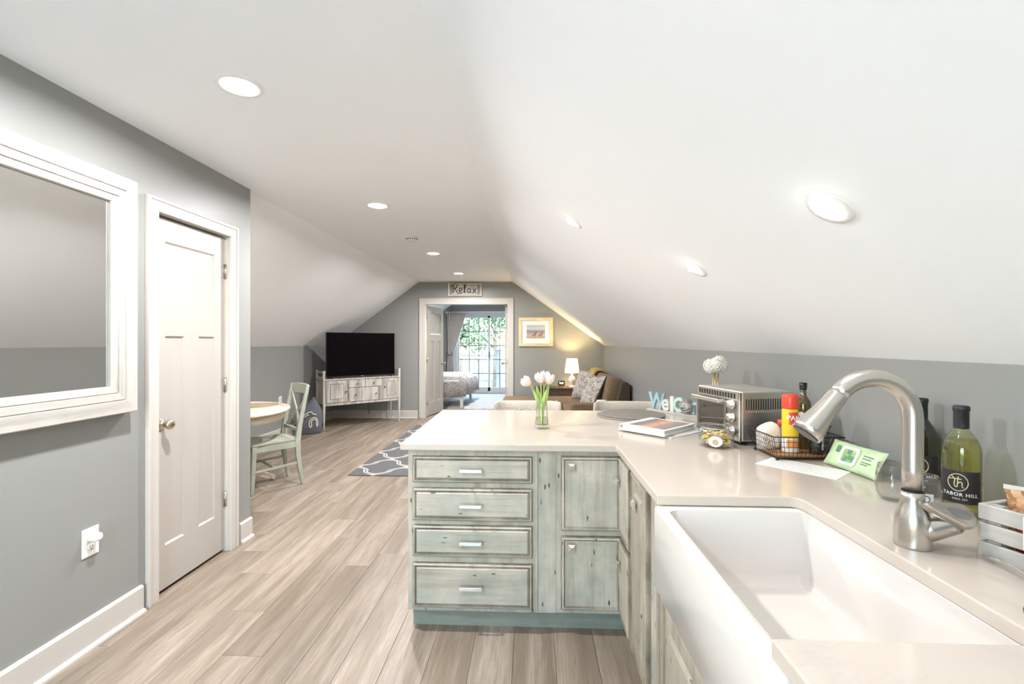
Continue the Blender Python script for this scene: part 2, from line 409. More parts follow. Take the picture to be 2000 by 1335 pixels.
# ---- door casing and closet door (door_1), in local frame: x along wall, facing -y
def casing(parent, w, h, cw=.072, depth=.018):
    """flat casing with a raised outer band round an opening w x h, facing -y"""
    for nm, x0, x1, z0, z1 in (('casing', -cw, 0, 0, h+cw), ('casing', w, w+cw, 0, h+cw), ('casing', 0, w, h, h+cw)):
        b = B().box((x0, -depth, z0), (x1, 0, z1))
        if nm and x1 <= 0: b.box((x0, -depth-.006, z0), (x0+.016, -depth, z1))
        elif x0 >= w: b.box((x1-.016, -depth-.006, z0), (x1, -depth, z1))
        else: b.box((x0-cw+.016, -depth-.006, z1-.016), (x1+cw-.016, -depth, z1))
        b.build(nm, trim_m, parent, bevel=.002, seg=1)
def door_leaf(parent, w, h, t=.036, knob_side=-1, y=.0, name='slab'):
    """three-panel craftsman slab, origin lower left front corner, facing -y; panels recessed"""
    root = B()
    st, tr = .092*w/.587+.0, .125
    pan = [(st, w-st, h-.125-.40, h-.125)]
    mid = w/2; m = .058
    pan += [(st, mid-m, .235, h-.125-.40-.125), (mid+m, w-st, .235, h-.125-.40-.125)]
    # rails and stiles as boxes, panels set back
    d = .009
    for a, b_ in ((0, st), (w-st, w)): root.box((a, y, 0), (b_, y+t, h))
    root.box((st, y, h-.125), (w-st, y+t, h)); root.box((st, y, h-.65), (w-st, y+t, h-.525)); root.box((st, y, 0), (w-st, y+t, .235)); root.box((mid-m, y, .235), (mid+m, y+t, h-.65))
    sl = root.build(name, door_m, parent)
    for x0, x1, z0, z1 in pan:
        b = B(); b.loft([[(x0, y, z0), (x1, y, z0), (x1, y, z1), (x0, y, z1)], [(x0+.010, y+d, z0+.010), (x1-.010, y+d, z0+.010), (x1-.010, y+d, z1-.010), (x0+.010, y+d, z1-.010)]], cap0=False)
        b.loft([[(x0, y+t, z0), (x1, y+t, z0), (x1, y+t, z1), (x0, y+t, z1)], [(x0+.010, y+t-d, z0+.010), (x1-.010, y+t-d, z0+.010), (x1-.010, y+t-d, z1-.010), (x0+.010, y+t-d, z1-.010)]], cap0=False)
        b.build('panel', door_m, sl)
    return sl
def knob(parent, x, z, y=0, both=False, t=.036, m=None):
    b = B(); prof = [(.032, 0), (.032, .006), (.024, .010), (.012, .013), (.0115, .034), (.017, .037), (.026, .046), (.028, .056), (.024, .066), (.013, .072), (.004, .073)]
    b.lathe(prof, 24, c=(x, y, z), axis='Y')
    if both:
        k = len(b.v); b.lathe(prof, 24, c=(0, 0, 0), axis='Y'); b.xf(Matrix.Translation((x, y+t, z)) @ Matrix.Rotation(PI, 4, 'Z'), k)
    return tag(b.build('knob', m or satin, parent), 'satin nickel round door knob')
def hinge(parent, x, z, y=0):
    b = B().box((x-.013, y-.002, z-.045), (x+.013, y+.003, z+.045)); b.lathe([(.006, -.047), (.006, .047)], 10, c=(x, y-.006, z))
    return b.build('hinge', chrome, parent)
# local x -> world +y, facing +x : rotate +90
t = thing('door_1', 'closed white three panel closet door with knob in left wall', 'door', (XL, D1[0], 0), PI/2, kind='structure')
casing(t, D1[1]-D1[0], D1[2])
B().box((-.02, 0, 0), (0, .12, D1[2]+.02)).box((D1[1]-D1[0], 0, 0), (D1[1]-D1[0]+.02, .12, D1[2]+.02)).box((0, 0, D1[2]), (D1[1]-D1[0], .12, D1[2]+.02)).build('jamb', trim_m, t)
w1 = D1[1]-D1[0]-.006
sl = door_leaf(t, w1, 2.045, name='slab'); sl.location = (.003, .028, .018)
knob(t, .062, .93, .028)
for z in (1.845, 1.10, .345): hinge(t, w1+.002, z, .024)
B().box((0, .075, 0), (w1, .12, 2.06)).build('closet_darkness', dark_m, t)
# ---- bedroom double door (door_2)
w2 = D2[1]-D2[0]
t = thing('door_2', 'white cased double door standing open to the bedroom', 'door', (D2[0], YB, 0), 0, kind='structure')
casing(t, w2, D2[2], .11, .02)
B().box((-.02, 0, 0), (0, .12, D2[2]+.02)).box((w2, 0, 0), (w2+.02, .12, D2[2]+.02)).box((0, 0, D2[2]), (w2, .12, D2[2]+.02)).build('jamb', trim_m, t)
for k, (px, ang) in enumerate(((.012, math.radians(78)), (w2-.012, math.radians(93)))):
    lw = w2/2-.012; sl = door_leaf(t, lw, 2.03, name='leaf')
    if k == 0: sl.location = (px, .125, .018); sl.rotation_euler = (0, 0, ang)
    else: sl.location = (px, .125, .018); sl.rotation_euler = (0, 0, ang)
    kk = knob(sl, lw-.06, .94, 0, True)
for z in (1.85, 1.06, .27):
    hinge(t, .006, z, .118).rotation_euler = (0, 0, 0); hinge(t, w2-.006, z, .06)
# ---- added daylight window behind the camera, never in view
t = thing('added_window', 'unseen tall window added behind the viewer to bring in daylight', 'window', ((W1[0]+W1[1])/2, YF, W1[2]), PI, kind='structure')
ww, wh = (W1[1]-W1[0])/2, W1[3]-W1[2]
b = B()
for x in (-ww+.03, 0, ww-.03): b.box((x-.03, .03, 0), (x+.03, .09, wh))
for z in (.03, wh/2, wh-.03): b.box((-ww, .035, z-.03), (ww, .085, z+.03))
b.build('sash', trim_m, t); casing(t, 2*ww, wh).__class__  # sash and casing of the added window
for o in [c for c in t.children if c.name.startswith('casing')]: o.location = (-ww, 0, 0)
B().box((-ww, .058, 0), (ww, .062, wh)).build('pane', pane_m, t)
terr = B().box((-4.5, YF-4.5, -.12), (3.5, YF-.13, -.04)).build('bounce_terrace', paint('bounce_slab_pale', (.80, .80, .79), .8, .04)); struct(terr, 'unseen pale sunlit slab added outside the added rear window to bounce light in')  # unseen slab added to bounce sunlight up onto the ceiling
# ---- sliding glass door of the bedroom (door_3)
t = thing('door_3', 'white sliding glass patio door with muntins beyond the bed', 'door', (SD[0], YS, 0), 0, kind='structure')
sw = SD[1]-SD[0]; sh = SD[2]
vin = paint('white_vinyl', (.58, .60, .62), .4, .02); munt = M('backlit_muntin', (.20, .215, .22), .5)  # muntins coloured darker to imitate their backlit shade
b = B().box((0, -.02, 0), (.05, .12, sh)).box((sw-.05, -.02, 0), (sw, .12, sh)).box((0, -.02, sh-.10), (sw, .12, sh)).box((0, -.02, 0), (sw, .12, .055))
b.box((-.07, -.03, 0), (0, 0, sh+.02)).box((sw, -.03, 0), (sw+.07, 0, sh+.02)).box((-.07, -.03, sh), (sw+.07, 0, sh+.02)); b.build('frame', vin, t)
for k, (x0, x1, y) in enumerate(((.05, sw/2+.03, .05), (sw/2-.03, sw-.05, .01))):
    ps = B(); z0, z1 = .055, sh-.10
    ps.box((x0, y, z0), (x0+.055, y+.035, z1)).box((x1-.055, y, z0), (x1, y+.035, z1)).box((x0, y, z0), (x1, y+.035, z0+.10)).box((x0, y, z1-.055), (x1, y+.035, z1))
    sash = ps.build('sash', vin, t)
    gx0, gx1, gz0, gz1 = x0+.055, x1-.055, z0+.10, z1-.055
    B().box((gx0, y+.015, gz0), (gx1, y+.019, gz1)).build('pane', pane_m, sash)
    for i in (1, 2):
        x = gx0+(gx1-gx0)*i/3; B().box((x-.011, y+.006, gz0), (x+.011, y+.028, gz1)).build('muntin', munt, sash)
    for i in range(1, 5):
        z = gz0+(gz1-gz0)*i/5; B().box((gx0, y+.006, z-.011), (gx1, y+.028, z+.011)).build('muntin', munt, sash)
B().box((sw/2+.0, -.035, .95), (sw/2+.025, .01, 1.12)).build('handle', black_m, t)
# ---- recessed lights
ring_m = M('light_trim_white', (.85, .84, .82), .4); lens_m = emis('light_lens', (1, .97, .92), 9)
def add_light(parent, kind, energy, size, loc=(0, 0, -.012), rot=(0, 0, 0)):
    l = bpy.data.lights.new('lamp_light', kind); l.energy = energy; l.color = LAMP_COL
    if kind == 'AREA': l.shape = 'DISK'; l.size = size; l.spread = math.radians(172)
    else: l.shadow_soft_size = size; l.spot_size = math.radians(120); l.spot_blend = .9
    o = bpy.data.objects.new('lamp_light', l); C.objects.link(o); o.parent = parent; o.location = loc; o.rotation_euler = rot
    return o
def downlight(x, y, label, first=[None]):
    if first[0] is None:
        t = thing('recessed_downlight', label, 'ceiling light', (x, y, ZC), 0, 'downlights in the flat ceiling')
        B().lathe([(.072, -.002), (.074, -.007), (.092, -.004), (.095, 0)], 32, cap0=False, cap1=False).build('trim_ring', ring_m, t)
        B().lathe([(.001, -.0035), (.072, -.0035), (.072, -.001)], 32).build('lens', lens_m, t)
        add_light(t, 'AREA', LAMP_W, .10); first[0] = t
        return t
    t = copy_tree(first[0]); t.location = (x, y, ZC); t['label'] = label; return t
downlight(-1.235, 1.90, 'large round recessed downlight nearest in the flat ceiling, above the mirror')
downlight(-1.22, 3.61, 'round recessed downlight between the nearest one and the smoke detector')
downlight(-1.20, 5.59, 'round recessed downlight just beyond the smoke detector')
downlight(-1.2, 10.3, 'unseen recessed downlight added above the bedroom rug to brighten the bedroom')  # unseen lamp, added to brighten the dark bedroom
downlight(-1.15, 7.24, 'farthest round recessed downlight, in front of the Relax sign')
dl = downlight(-1.24, .15, 'recessed downlight straight above the viewer, out of view')
for c in dl.children:
    if c.type == 'LIGHT': c.data = c.data.copy(); c.data.energy = LAMP_W*.55
#downlight(-1.24, -1.1, 'recessed downlight behind the viewer by the added window, out of view')
SLN = Vector((ZC-ZK, 0, XR-XB)).normalized()      # up-right normal of the right slope
SA = math.atan2(ZC-ZK, XR-XB)
def slope_pt(x, y): return Vector((x, y, ZC-(x-XB)*(ZC-ZK)/(XR-XB)))
def gimbal(x, y, label, first=[None]):
    if first[0] is None:
        t = thing('gimbal_light', label, 'ceiling light', slope_pt(x, y), 0, 'gimbal lights in the right slope')
        t.rotation_euler = (0, SA, 0)
        B().lathe([(.034, -.001), (.037, -.005), (.056, -.003), (.058, 0)], 32, cap0=False, cap1=False).build('trim_ring', ring_m, t)
        b = B(); b.lathe([(.001, 0), (.031, 0), (.032, .006), (.032, .02)], 24, cap0=False, cap1=False); b.build('lens', lens_m, t, loc=(.006, 0, -.008), rot=(0, -.42, 0))
        add_light(t, 'SPOT', GIMBAL_W, .03, (.0, 0, -.03), (0, -SA*.9, 0)); first[0] = t
        return t
    t = copy_tree(first[0]); t.location = slope_pt(x, y); t['label'] = label; return t
gimbal(.73, 1.158, 'nearest and largest gimbal light in the right slope, above the sink')
gimbal(.73, 2.087, 'lower gimbal light in the right slope, above the toaster oven')
gimbal(.236, 2.604, 'upper gimbal light in the right slope, above the peninsula')
#gimbal(.73, -.2, 'gimbal light in the right slope behind the viewer, out of view')
gimbal(.236, .75, 'gimbal light in the right slope overhead, out of view')
# the light over the sink is turned up
for c in S.objects['gimbal_light'].children:
    if c.type == 'LIGHT': c.data = c.data.copy(); c.data.energy = GIMBAL_W*2.0
# smoke detector
t = thing('smoke_detector', 'small white smoke detector on the flat ceiling', 'smoke detector', (-1.24, 4.73, ZC))
B().lathe([(.070, 0), (.068, -.012), (.058, -.016)], 28).build('base_plate', white_pl, t)
b = B().lathe([(.056, -.014), (.056, -.03), (.046, -.04), (.001, -.041)], 28); b.build('dome', white_pl, t)
b = B()
for i in range(16):
    a = 2*PI*i/16; b.box((-.004, -.002, -.028), (.004, .002, -.018), mat=Matrix.Rotation(a, 4, 'Z') @ Matrix.Translation((0, .0565, 0)))
b.build('vent_slot', dark_m, t)

# ================================================================== KITCHEN
CT = .90                # counter top height
YFc = 2.185             # face of the peninsula cabinets
XFc = .425              # face of the right run
PROF = [(0, 0, 1), (0, .008, 1), (.004, .013, 1), (.010, .015, 0), (.0165, .0125, 1), (.020, .0125, 1), (.025, .017, 0)]
PROF_D = [(0, 0, 1), (0, .010, 1), (.005, .016, 1), (.013, .018, 0), (.019, .014, 1), (.024, .0145, 0)]
def bar_pull(parent, x, z, y):
    b = B(); w = .056
    b.box((x-w+.006, y-.022, z-.005), (x-w+.016, y, z+.005)).box((x+w-.016, y-.022, z-.005), (x+w-.006, y, z+.005))
    b.loft([rr for rr in ([(x-w, y-.020, z-.010), (x+w, y-.020, z-.010), (x+w, y-.020, z+.010), (x-w, y-.020, z+.010)],
                          [(x-w+.004, y-.030, z-.006), (x+w-.004, y-.030, z-.006), (x+w-.004, y-.030, z+.008), (x-w+.004, y-.030, z+.008)])])
    return tag(b.build('handle', polish, parent, bevel=.0012, seg=1), 'chrome bar pull')
def sq_knob(parent, x, z, y):
    b = B(); b.lathe([(.008, 0), (.006, .012), (.008, .016)], 12, c=(x, y, z), axis='Y')
    a, c = .0165, .006
    b.loft([[(x-a, y-.015, z-a), (x+a, y-.015, z-a), (x+a, y-.015, z+a), (x-a, y-.015, z+a)], [(x-a, y-.019, z-a), (x+a, y-.019, z-a), (x+a, y-.019, z+a), (x-a, y-.019, z+a)],
            [(x-c, y-.029, z-c), (x+c, y-.029, z-c), (x+c, y-.029, z+c), (x-c, y-.029, z+c)]])
    return tag(b.build('knob', polish, parent), 'square chrome knob')
def front(parent, name, x0, x1, z0, z1, m, prof=PROF, y=0):
    return B().panel(x0, x1, z0, z1, prof, y).build(name, [m, glaze], parent)
# drawer cabinet at the peninsula's end
t = thing('drawer_cabinet', 'sage green distressed cabinet with four drawers at the peninsula end', 'cabinet', (-.59, YFc, 0), 0)
wd = .62
b = B().box((0, .018, .10), (.018, .62, .868)).box((wd-.018, .018, .10), (wd, .62, .868)).box((.018, .60, .10), (wd-.018, .62, .868)).box((.018, .018, .10), (wd-.018, .60, .118))
b.build('body', sage_v, t)
ff = B().box((0, 0, .10), (.030, .018, .868)).box((wd-.034, 0, .10), (wd, .018, .868)).box((.030, 0, .835), (wd-.034, .018, .868)).box((.030, 0, .10), (wd-.034, .018, .118))
dz = [(.713, .838), (.532, .686), (.361, .509), (.117, .330)]
for (za, zb) in ((.686, .713), (.509, .532), (.330, .361)): ff.box((.030, 0, za), (wd-.034, .018, zb))
ff.build('face_frame', sage_v, t)
B().box((.030, .016, .118), (wd-.034, .019, .835)).build('drawer_gap', dark_m, t)
for (za, zb) in dz:
    d = front(t, 'drawer', .024, wd-.026, za, zb, sage_h, y=-.001); bar_pull(d, .305, (za+zb)/2, -.018)
B().box((.012, .05, 0), (wd, .065, .10)).box((.012, .065, 0), (.027, .60, .10)).build('toe_kick', sage_k, t)
# corner cabinet with folding doors
t = thing('corner_cabinet', 'sage green distressed corner cabinet with two tiers of folding doors', 'cabinet', (.03, YFc, 0), 0)
b = B().box((0, .018, .10), (.40, .62, .868)).box((.40, -.235, .10), (1.245, .62, .868)); b.build('body', sage_v, t)
B().box((0.002, 0, .10), (.084, .022, .868)).build('filler_strip', sage_v, t)
f = B().box((.084, .004, .10), (.112, .018, .868)).box((.112, .004, .838), (.40, .018, .868)).box((.112, .004, .10), (.40, .018, .122)).box((.112, .004, .464), (.40, .018, .494)); f.build('face_frame', sage_v, t)
for (za, zb) in ((.494, .843), (.121, .466)):
    d = front(t, 'door_leaf', .109, .389, za, zb, sage_v, PROF_D, y=.002); sq_knob(d, .157, zb-.045, -.014)
    d2 = front(t, 'door_leaf', 0, .225, za, zb, sage_v, PROF_D); d2.location = (.392, -.002, 0); d2.rotation_euler = (0, 0, -PI/2)
    sq_knob(d2, .045, zb-.10, -.016)
B().box((.0, .05, 0), (.42, .065, .10)).box((.42, -.235, 0), (.435, .065, .10)).build('toe_kick', sage_k, t)
# right run: local x runs towards the viewer, faces -X
def run(name, label, y_from, w): return thing(name, label, 'cabinet', (XFc, y_from, 0), -PI/2)
t = run('base_cabinet', 'narrow sage and brown cabinet between corner and farmhouse sink', YFc-.235, .470)
wq = .470
B().box((0, .018, .10), (wq, .80, .868)).build('body', sage_v, t)
B().box((0, 0, .10), (.03, .018, .868)).box((.285, 0, .10), (wq, .018, .868)).box((.03, 0, .845), (.285, .018, .868)).box((.03, 0, .10), (.285, .018, .122)).build('face_frame', sage_v, t)
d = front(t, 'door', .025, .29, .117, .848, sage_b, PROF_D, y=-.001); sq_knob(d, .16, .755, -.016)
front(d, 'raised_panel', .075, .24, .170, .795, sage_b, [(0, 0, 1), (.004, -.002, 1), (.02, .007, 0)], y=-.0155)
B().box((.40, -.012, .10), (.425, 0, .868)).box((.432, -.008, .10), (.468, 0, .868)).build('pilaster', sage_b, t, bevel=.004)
B().box((0, .05, 0), (wq, .065, .10)).build('toe_kick', sage_k, t)
t = run('sink_cabinet', 'sage and brown cabinet with raised panel doors below the farmhouse sink', YFc-.72, .74)
wq = .74
B().box((0, .018, .10), (wq, .80, .60)).build('body', sage_v, t)
B().box((0, 0, .10), (.03, .018, .60)).box((wq-.03, 0, .10), (wq, .018, .60)).box((.03, 0, .585), (wq-.03, .018, .60)).box((.03, 0, .10), (wq-.03, .018, .122)).build('face_frame', sage_v, t)
for x0, x1 in ((.012, .365), (.372, .728)):
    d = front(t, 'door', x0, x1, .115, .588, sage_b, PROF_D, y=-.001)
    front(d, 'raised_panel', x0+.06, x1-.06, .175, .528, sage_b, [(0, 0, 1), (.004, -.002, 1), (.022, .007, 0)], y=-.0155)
    sq_knob(d, x1-.04 if x0 < .1 else x0+.04, .53, -.016)
B().box((0, .05, 0), (wq, .065, .10)).build('toe_kick', sage_k, t)
t = run('base_cabinet', 'sage cabinet on the near side of the sink, under the counter edge', YFc-1.46, 1.25)
B().box((0, .018, .10), (1.25, .80, .868)).build('body', sage_v, t)
for k in range(2):
    d = front(t, 'door', .02+k*.61, .61+k*.61, .117, .845, sage_v, PROF_D, y=.018); sq_knob(d, .57+k*.11, .75, .002)
B().box((0, .05, 0), (1.25, .065, .10)).build('toe_kick', sage_k, t)
# peninsula back panel (knee side) carries the overhang
b = B().box((-.57, YFc+.625, 0), (.50, YFc+.645, .868))
tag(b.build('peninsula_panel', sage_v), 'sage back panel of the peninsula facing the bar stools', 'panel')
# countertop
def arc(cx, cy, r, a0, a1, n=6): return [(cx+r*math.cos(a0+(a1-a0)*i/n), cy+r*math.sin(a0+(a1-a0)*i/n)) for i in range(n+1)]
sx, sy0, sy1, rr = .825, .765, 1.462, .035
poly = [(-.622, 2.158), (.394, 2.158), (.394, sy1)] + arc(sx-rr, sy1-rr, rr, PI/2, 0) + arc(sx-rr, sy0+rr, rr, 0, -PI/2) + [(.388, sy0), (.388, -.75), (XR, -.75), (XR, 3.25), (-.630, 3.25)]
ct = B().prism(poly, CT-.032, CT).build('countertop', quartz, bevel=.0035, seg=2)
tag(ct, 'white quartz L shaped countertop with a front notch for the sink', 'countertop')
# farmhouse sink
def srect(d, z, r): return rrect(.385+d, .865-d, .725+d, 1.472-d, r, 5, z)
t = thing('farmhouse_sink', 'large white fireclay farmhouse sink with deep apron front', 'sink', (0, 0, 0))
b = B()
L = [srect(.006, .612, .010), srect(0, .62, .012), srect(0, .858, .012), srect(.003, .865, .012), srect(.008, .8675, .010), srect(.030, .8675, .02), srect(.035, .863, .03), srect(.040, .68, .035), srect(.048, .655, .03), srect(.07, .645, .03)]
b.loft(L, smooth=False); b.build('basin', porcelain, t, bevel=0)
for p in t.children[0].data.polygons: p.use_smooth = True
md = t.children[0].modifiers.new('edge', 'EDGE_SPLIT'); md.split_angle = math.radians(50)
B().lathe([(.045, .646), (.044, .6485), (.032, .6475), (.030, .640), (.001, .640)], 28, c=(.66, 1.10, 0), cap0=False).build('drain', chrome, t)
# faucet
t = thing('kitchen_faucet', 'brushed nickel high arc pull down faucet behind the sink', 'faucet', (.900, 1.128, CT))
b = B(); b.lathe([(.036, 0), (.036, .004), (.0355, .045), (.034, .066), (.029, .084), (.0245, .096), (.0228, .112), (.0225, .128)], 28); b.build('base', chrome, t)
B().lathe([(.0215, .128), (.0215, .131)], 28).build('swivel_ring', dark_m, t)
pts = [(0, 0, .131), (0, 0, .18), (0, 0, .25), (0, 0, .30)]
R = .094
for i in range(1, 15):
    a = PI*.81*i/14; pts.append((-R+R*math.cos(a), 0, .30+R*math.sin(a)))
b = B().tube(pts, .0205, 20); b.build('spout', chrome, t)
e = Vector(pts[-1]); dr = (Vector(pts[-1])-Vector(pts[-2])).normalized()
# spray head hanging from the arc's end
hp = [e-dr*.004, e+dr*.002, e+dr*.03, e+dr*.06, e+dr*.10, e+dr*.118]
b = B().tube(hp, [.0205, .0215, .0225, .026, .0325, .0335], 24); b.build('spray_head', chrome, t)
B().tube([e+dr*.1181, e+dr*.120], [.030, .029], 24).build('nozzle_plate', black_m, t)
q = e+dr*.065+Vector((dr.z, 0, -dr.x))*(-.029); B().bar(q, q+dr*.028, .012, .006, up=(0, 1, 0)).build('spray_button', black_m, t, bevel=.002)
# lever on the viewer's right
b = B().tube([(.006, -.004, .036), (.03, -.010, .046), (.062, -.018, .060), (.076, -.021, .066)], [.030, .029, .0275, .027], 22); b.build('valve_body', chrome, t)
hc = Vector((.074, -.030, .078)); hx = Vector((.12, -.74, .66)).normalized(); up = Vector((-.90, .0, .36)); up = (up-hx*up.dot(hx)).normalized(); sd = hx.cross(up)
b = B(); lo = []
for dpt, sc in ((0, .98), (.004, 1.0), (.014, 1.0), (.018, .93)):
    l = []
    for i in range(28):
        a = 2*PI*i/28; c_, s_ = math.cos(a), math.sin(a)
        ru = .031*c_+(.050*max(0, c_)**1.5 if c_ > 0 else 0); rs = .029*s_*(1-.45*max(0, c_))
        l.append(hc+hx*dpt+up*ru*sc+sd*rs*sc)
    lo.append(l)
b.loft(lo, smooth=False); b.build('lever', chrome, t, bevel=0)
b = B(); lo = []
for dpt in (.0181, .0186):
    lo.append([hc+hx*dpt+up*(.008+.022*math.cos(2*PI*i/20)*1.2)+sd*.012*math.sin(2*PI*i/20) for i in range(20)])
b.loft(lo); b.build('lever_inlay', metal('dark_nickel', (.42, .41, .40), .35), t)
# ---- things on the counter
def oncounter(name, label, cat, x, y, rz=0, group=None): return thing(name, label, cat, (x, y, CT), rz, group)
# tulips in a glass vase: vase a thing, each tulip a thing
t = oncounter('bud_vase', 'narrow clear glass vase holding pink tulips on the peninsula', 'vase', .058, 2.57)
b = B().lathe([(.040, .0), (.041, .012), (.036, .05), (.031, .10), (.029, .145), (.030, .152), (.028, .152), (.027, .145), (.029, .10), (.034, .05), (.037, .020), (.001, .019)], 28, cap0=True, cap1=False); b.build('glass_body', vase_gl, t)
B().lathe([(.0355, .0205), (.033, .05), (.0315, .062), (.001, .062)], 24).build('water', sheet_glass('water', (.80, .86, .70)), t)
petal_m = M('tulip_petal', (.86, .66, .60), .5, Subsurface_Weight=.1)
g = G(petal_m); g.col(g.ramp(g.noise(g.map(g.co(), (1, 1, .4)), 40, 3), [(.35, (.88, .62, .55)), (.65, (.92, .80, .74))]))
stem_m = M('tulip_stem', (.36, .47, .14), .5); leaf_m = M('tulip_leaf', (.40, .56, .16), .45)
g = G(leaf_m); g.col(g.ramp(g.noise(g.map(g.co(), (60, 60, 4)), 1, 3), [(.35, (.32, .48, .12)), (.65, (.52, .66, .24))]))
def tulip(label, tip, tilt, leafdir):
    """stem from the vase foot to tip, bloom along tilt"""
    t = thing('pink_tulip', label, 'flower', (.058, 2.57, CT+.02), 0, 'tulips in the glass vase')
    tip = Vector(tip); ax = Vector(tilt).normalized()
    base = Vector((tip.x*.10, tip.y*.10, .003)); midp = Vector((tip.x*.32, tip.y*.32, .13))
    P = []
    for i in range(11):
        s = i/10; P.append(base*(1-s)**2+midp*2*s*(1-s)+tip*s*s)
    B().tube(P, .0036, 8).build('stem', stem_m, t)
    u = ax.cross(Vector((0, 1, .1))).normalized(); w = ax.cross(u)
    for k in range(6):
        a0 = 2*PI*k/6; inner = k % 2; r0 = .026 if inner else .0305; h = .062 if inner else .058
        rows = []; n = 6
        for i in range(n+1):
            s = i/n; prof = math.sin(PI*min(1, s*.62+.10))*r0*(1.05 if s < .7 else 1.05-.5*(s-.7)); wd = (.62*math.sin(PI*min(.97, s*.72+.16)))*(1.15 if s < .75 else 1.15*(1-(s-.75)*2.6))
            row = []
            for j in range(5):
                a = a0+wd*(j-2)/2*1.25; rr_ = prof*(1-.04*abs(j-2)); row.append(tip+ax*(s*h)+(u*math.cos(a)+w*math.sin(a))*rr_)
            rows.append(row)
        pb = B().loft(rows, cap0=False, cap1=False, closed=False, smooth=True); o = pb.build('petal', petal_m, t)
        so = o.modifiers.new('thick', 'SOLIDIFY'); so.thickness = .0012
    if leafdir:
        lx, ly, lz, wid = leafdir; rows = []
        for i in range(9):
            s = i/8; c_ = Vector((lx*s**1.2, ly*s, .07+(lz-.07)*s)); wv = wid*math.sin(PI*min(1, .12+s*.86))**.8
            sdv = Vector((1, .25, 0)).normalized(); rows.append([c_-sdv*wv, c_+Vector((0, .004, 0)), c_+sdv*wv])
        o = B().loft(rows, cap0=False, cap1=False, closed=False, smooth=True).build('leaf', leaf_m, t)
        so = o.modifiers.new('thick', 'SOLIDIFY'); so.thickness = .001
    return t
tulip('pink tulip drooping to the left of the vase', (-.062, 0, .222), (-.72, -.12, .55), (-.052, -.012, .20, .012))
tulip('pale pink tulip in the middle of the vase, hanging left of the open one', (-.006, -.01, .232), (-.12, -.1, 1), (-.030, .012, .215, .014))
tulip('pale pink open tulip, tallest in the vase', (.016, .008, .238), (.05, .0, 1), None)
tulip('pale pink tulip leaning to the right in the vase', (.034, -.006, .226), (.28, -.05, 1), (.040, -.006, .225, .015))
# placemats
mat_m = M('woven_placemat', (.46, .42, .36), .85); g = G(mat_m); v = g.co()
sx_ = g.n('ShaderNodeSeparateXYZ'); g.l(v, sx_.inputs[0]); rad = g.math('SQRT', g.math('ADD', g.math('POWER', sx_.outputs[0], 2), g.math('POWER', sx_.outputs[1], 2)))
wv = g.math('SINE', g.math('MULTIPLY', rad, 900)); nz = g.noise(v, 90, 3)
g.col(g.mix(g.math('MULTIPLY', nz, g.math('ADD', g.math('MULTIPLY', wv, .3), .7)), (.17, .15, .125), (.38, .345, .295))); g.bump(wv, .4, .003)
def placemat(label, x, y, z, r, m=None, group='round woven placemats on the peninsula'):
    o = B().lathe([(r-.003, 0), (r, .003), (r-.002, .0065), (.001, .0065)], 48, smooth=False).build('round_placemat', m or mat_m, loc=(x, y, z))
    return tag(o, label, 'placemat', group)
placemat('round taupe woven placemat, lower one on the peninsula, sticking out left', .630, 3.02, CT, .205)
placemat('round taupe woven placemat lying on top of the other on the peninsula', .662, 3.04, CT+.0067, .205)
# binder and magazines
white_paper = M('white_paper', (.86, .85, .82), .6); grey_pap = M('grey_print', (.36, .35, .34), .6)
ang = math.atan2(.204, -.194)
def slab(name, label, cat, cx, cy, w, h, z0, z1, rz, m, group=None):
    t = thing(name, label, cat, (cx, cy, z0), rz, group); B().box((-w/2, -h/2, 0), (w/2, h/2, z1-z0)).build('pages', m, t, bevel=.0015, seg=1); return t
rz_b = math.atan2(2.322-2.526, .661-.467)          # along the spine side
cxy = lambda a, b: Vector((.661, 2.322, 0))+Vector((-.69, .725, 0))*a+Vector((.725, .69, 0))*b
c0 = cxy(.135, .16)
t = slab('magazine', 'thin white booklet lying lowest, its corner showing right of the binder', 'booklet', *cxy(.09, .165).xy, .25, .28, CT, CT+.006, rz_b-.07, white_paper)
B().box((-.03, -.15, .0062), (.115, -.08, .0066)).build('print_block', grey_pap, t)
t = slab('magazine', 'grey edged magazine between the booklet and the binder', 'magazine', *cxy(.14, .155).xy, .275, .32, CT+.0062, CT+.016, rz_b+.03, M('magazine_edge', (.62, .60, .56), .5))
t = thing('photo_binder', 'white ring binder with an orange sunset cover on the counter corner', 'binder', (c0.x, c0.y, CT+.0162), rz_b)
B().box((-.135, -.155, 0), (.135, .155, .003)).box((-.135, -.155, .019), (.135, .155, .022)).box((-.137, -.155, 0), (-.134, .155, .022)).build('cover', white_paper, t)
B().box((-.12, -.150, .0035), (.128, .150, .0185)).build('pages', M('page_block', (.70, .67, .62), .8), t)
b = B()
for s in (-1, 1): b.lathe([(.0105, -.003), (.0105, .003)], 14, c=(-.139, s*.06, .011), axis='Y')
b.build('ring', polish, t)
sun_m = M('sunset_print', (.5, .3, .2), .3); g = G(sun_m); v = g.co(); s2 = g.n('ShaderNodeSeparateXYZ'); g.l(v, s2.inputs[0])
h = g.math('ADD', g.math('MULTIPLY', s2.outputs[0], 3.6), g.math('MULTIPLY', g.noise(g.map(v, (3, 14, 1)), 2, 4), .35))
g.col(g.ramp(g.math('ADD', h, .33), [(.05, (.16, .15, .15)), (.30, (.25, .22, .21)), (.44, (.62, .28, .15)), (.56, (.75, .42, .26)), (.68, (.40, .27, .24)), (.95, (.21, .22, .23))]))
B().box((-.095, -.135, .0221), (.120, .135, .0225)).build('cover_print', sun_m, t)
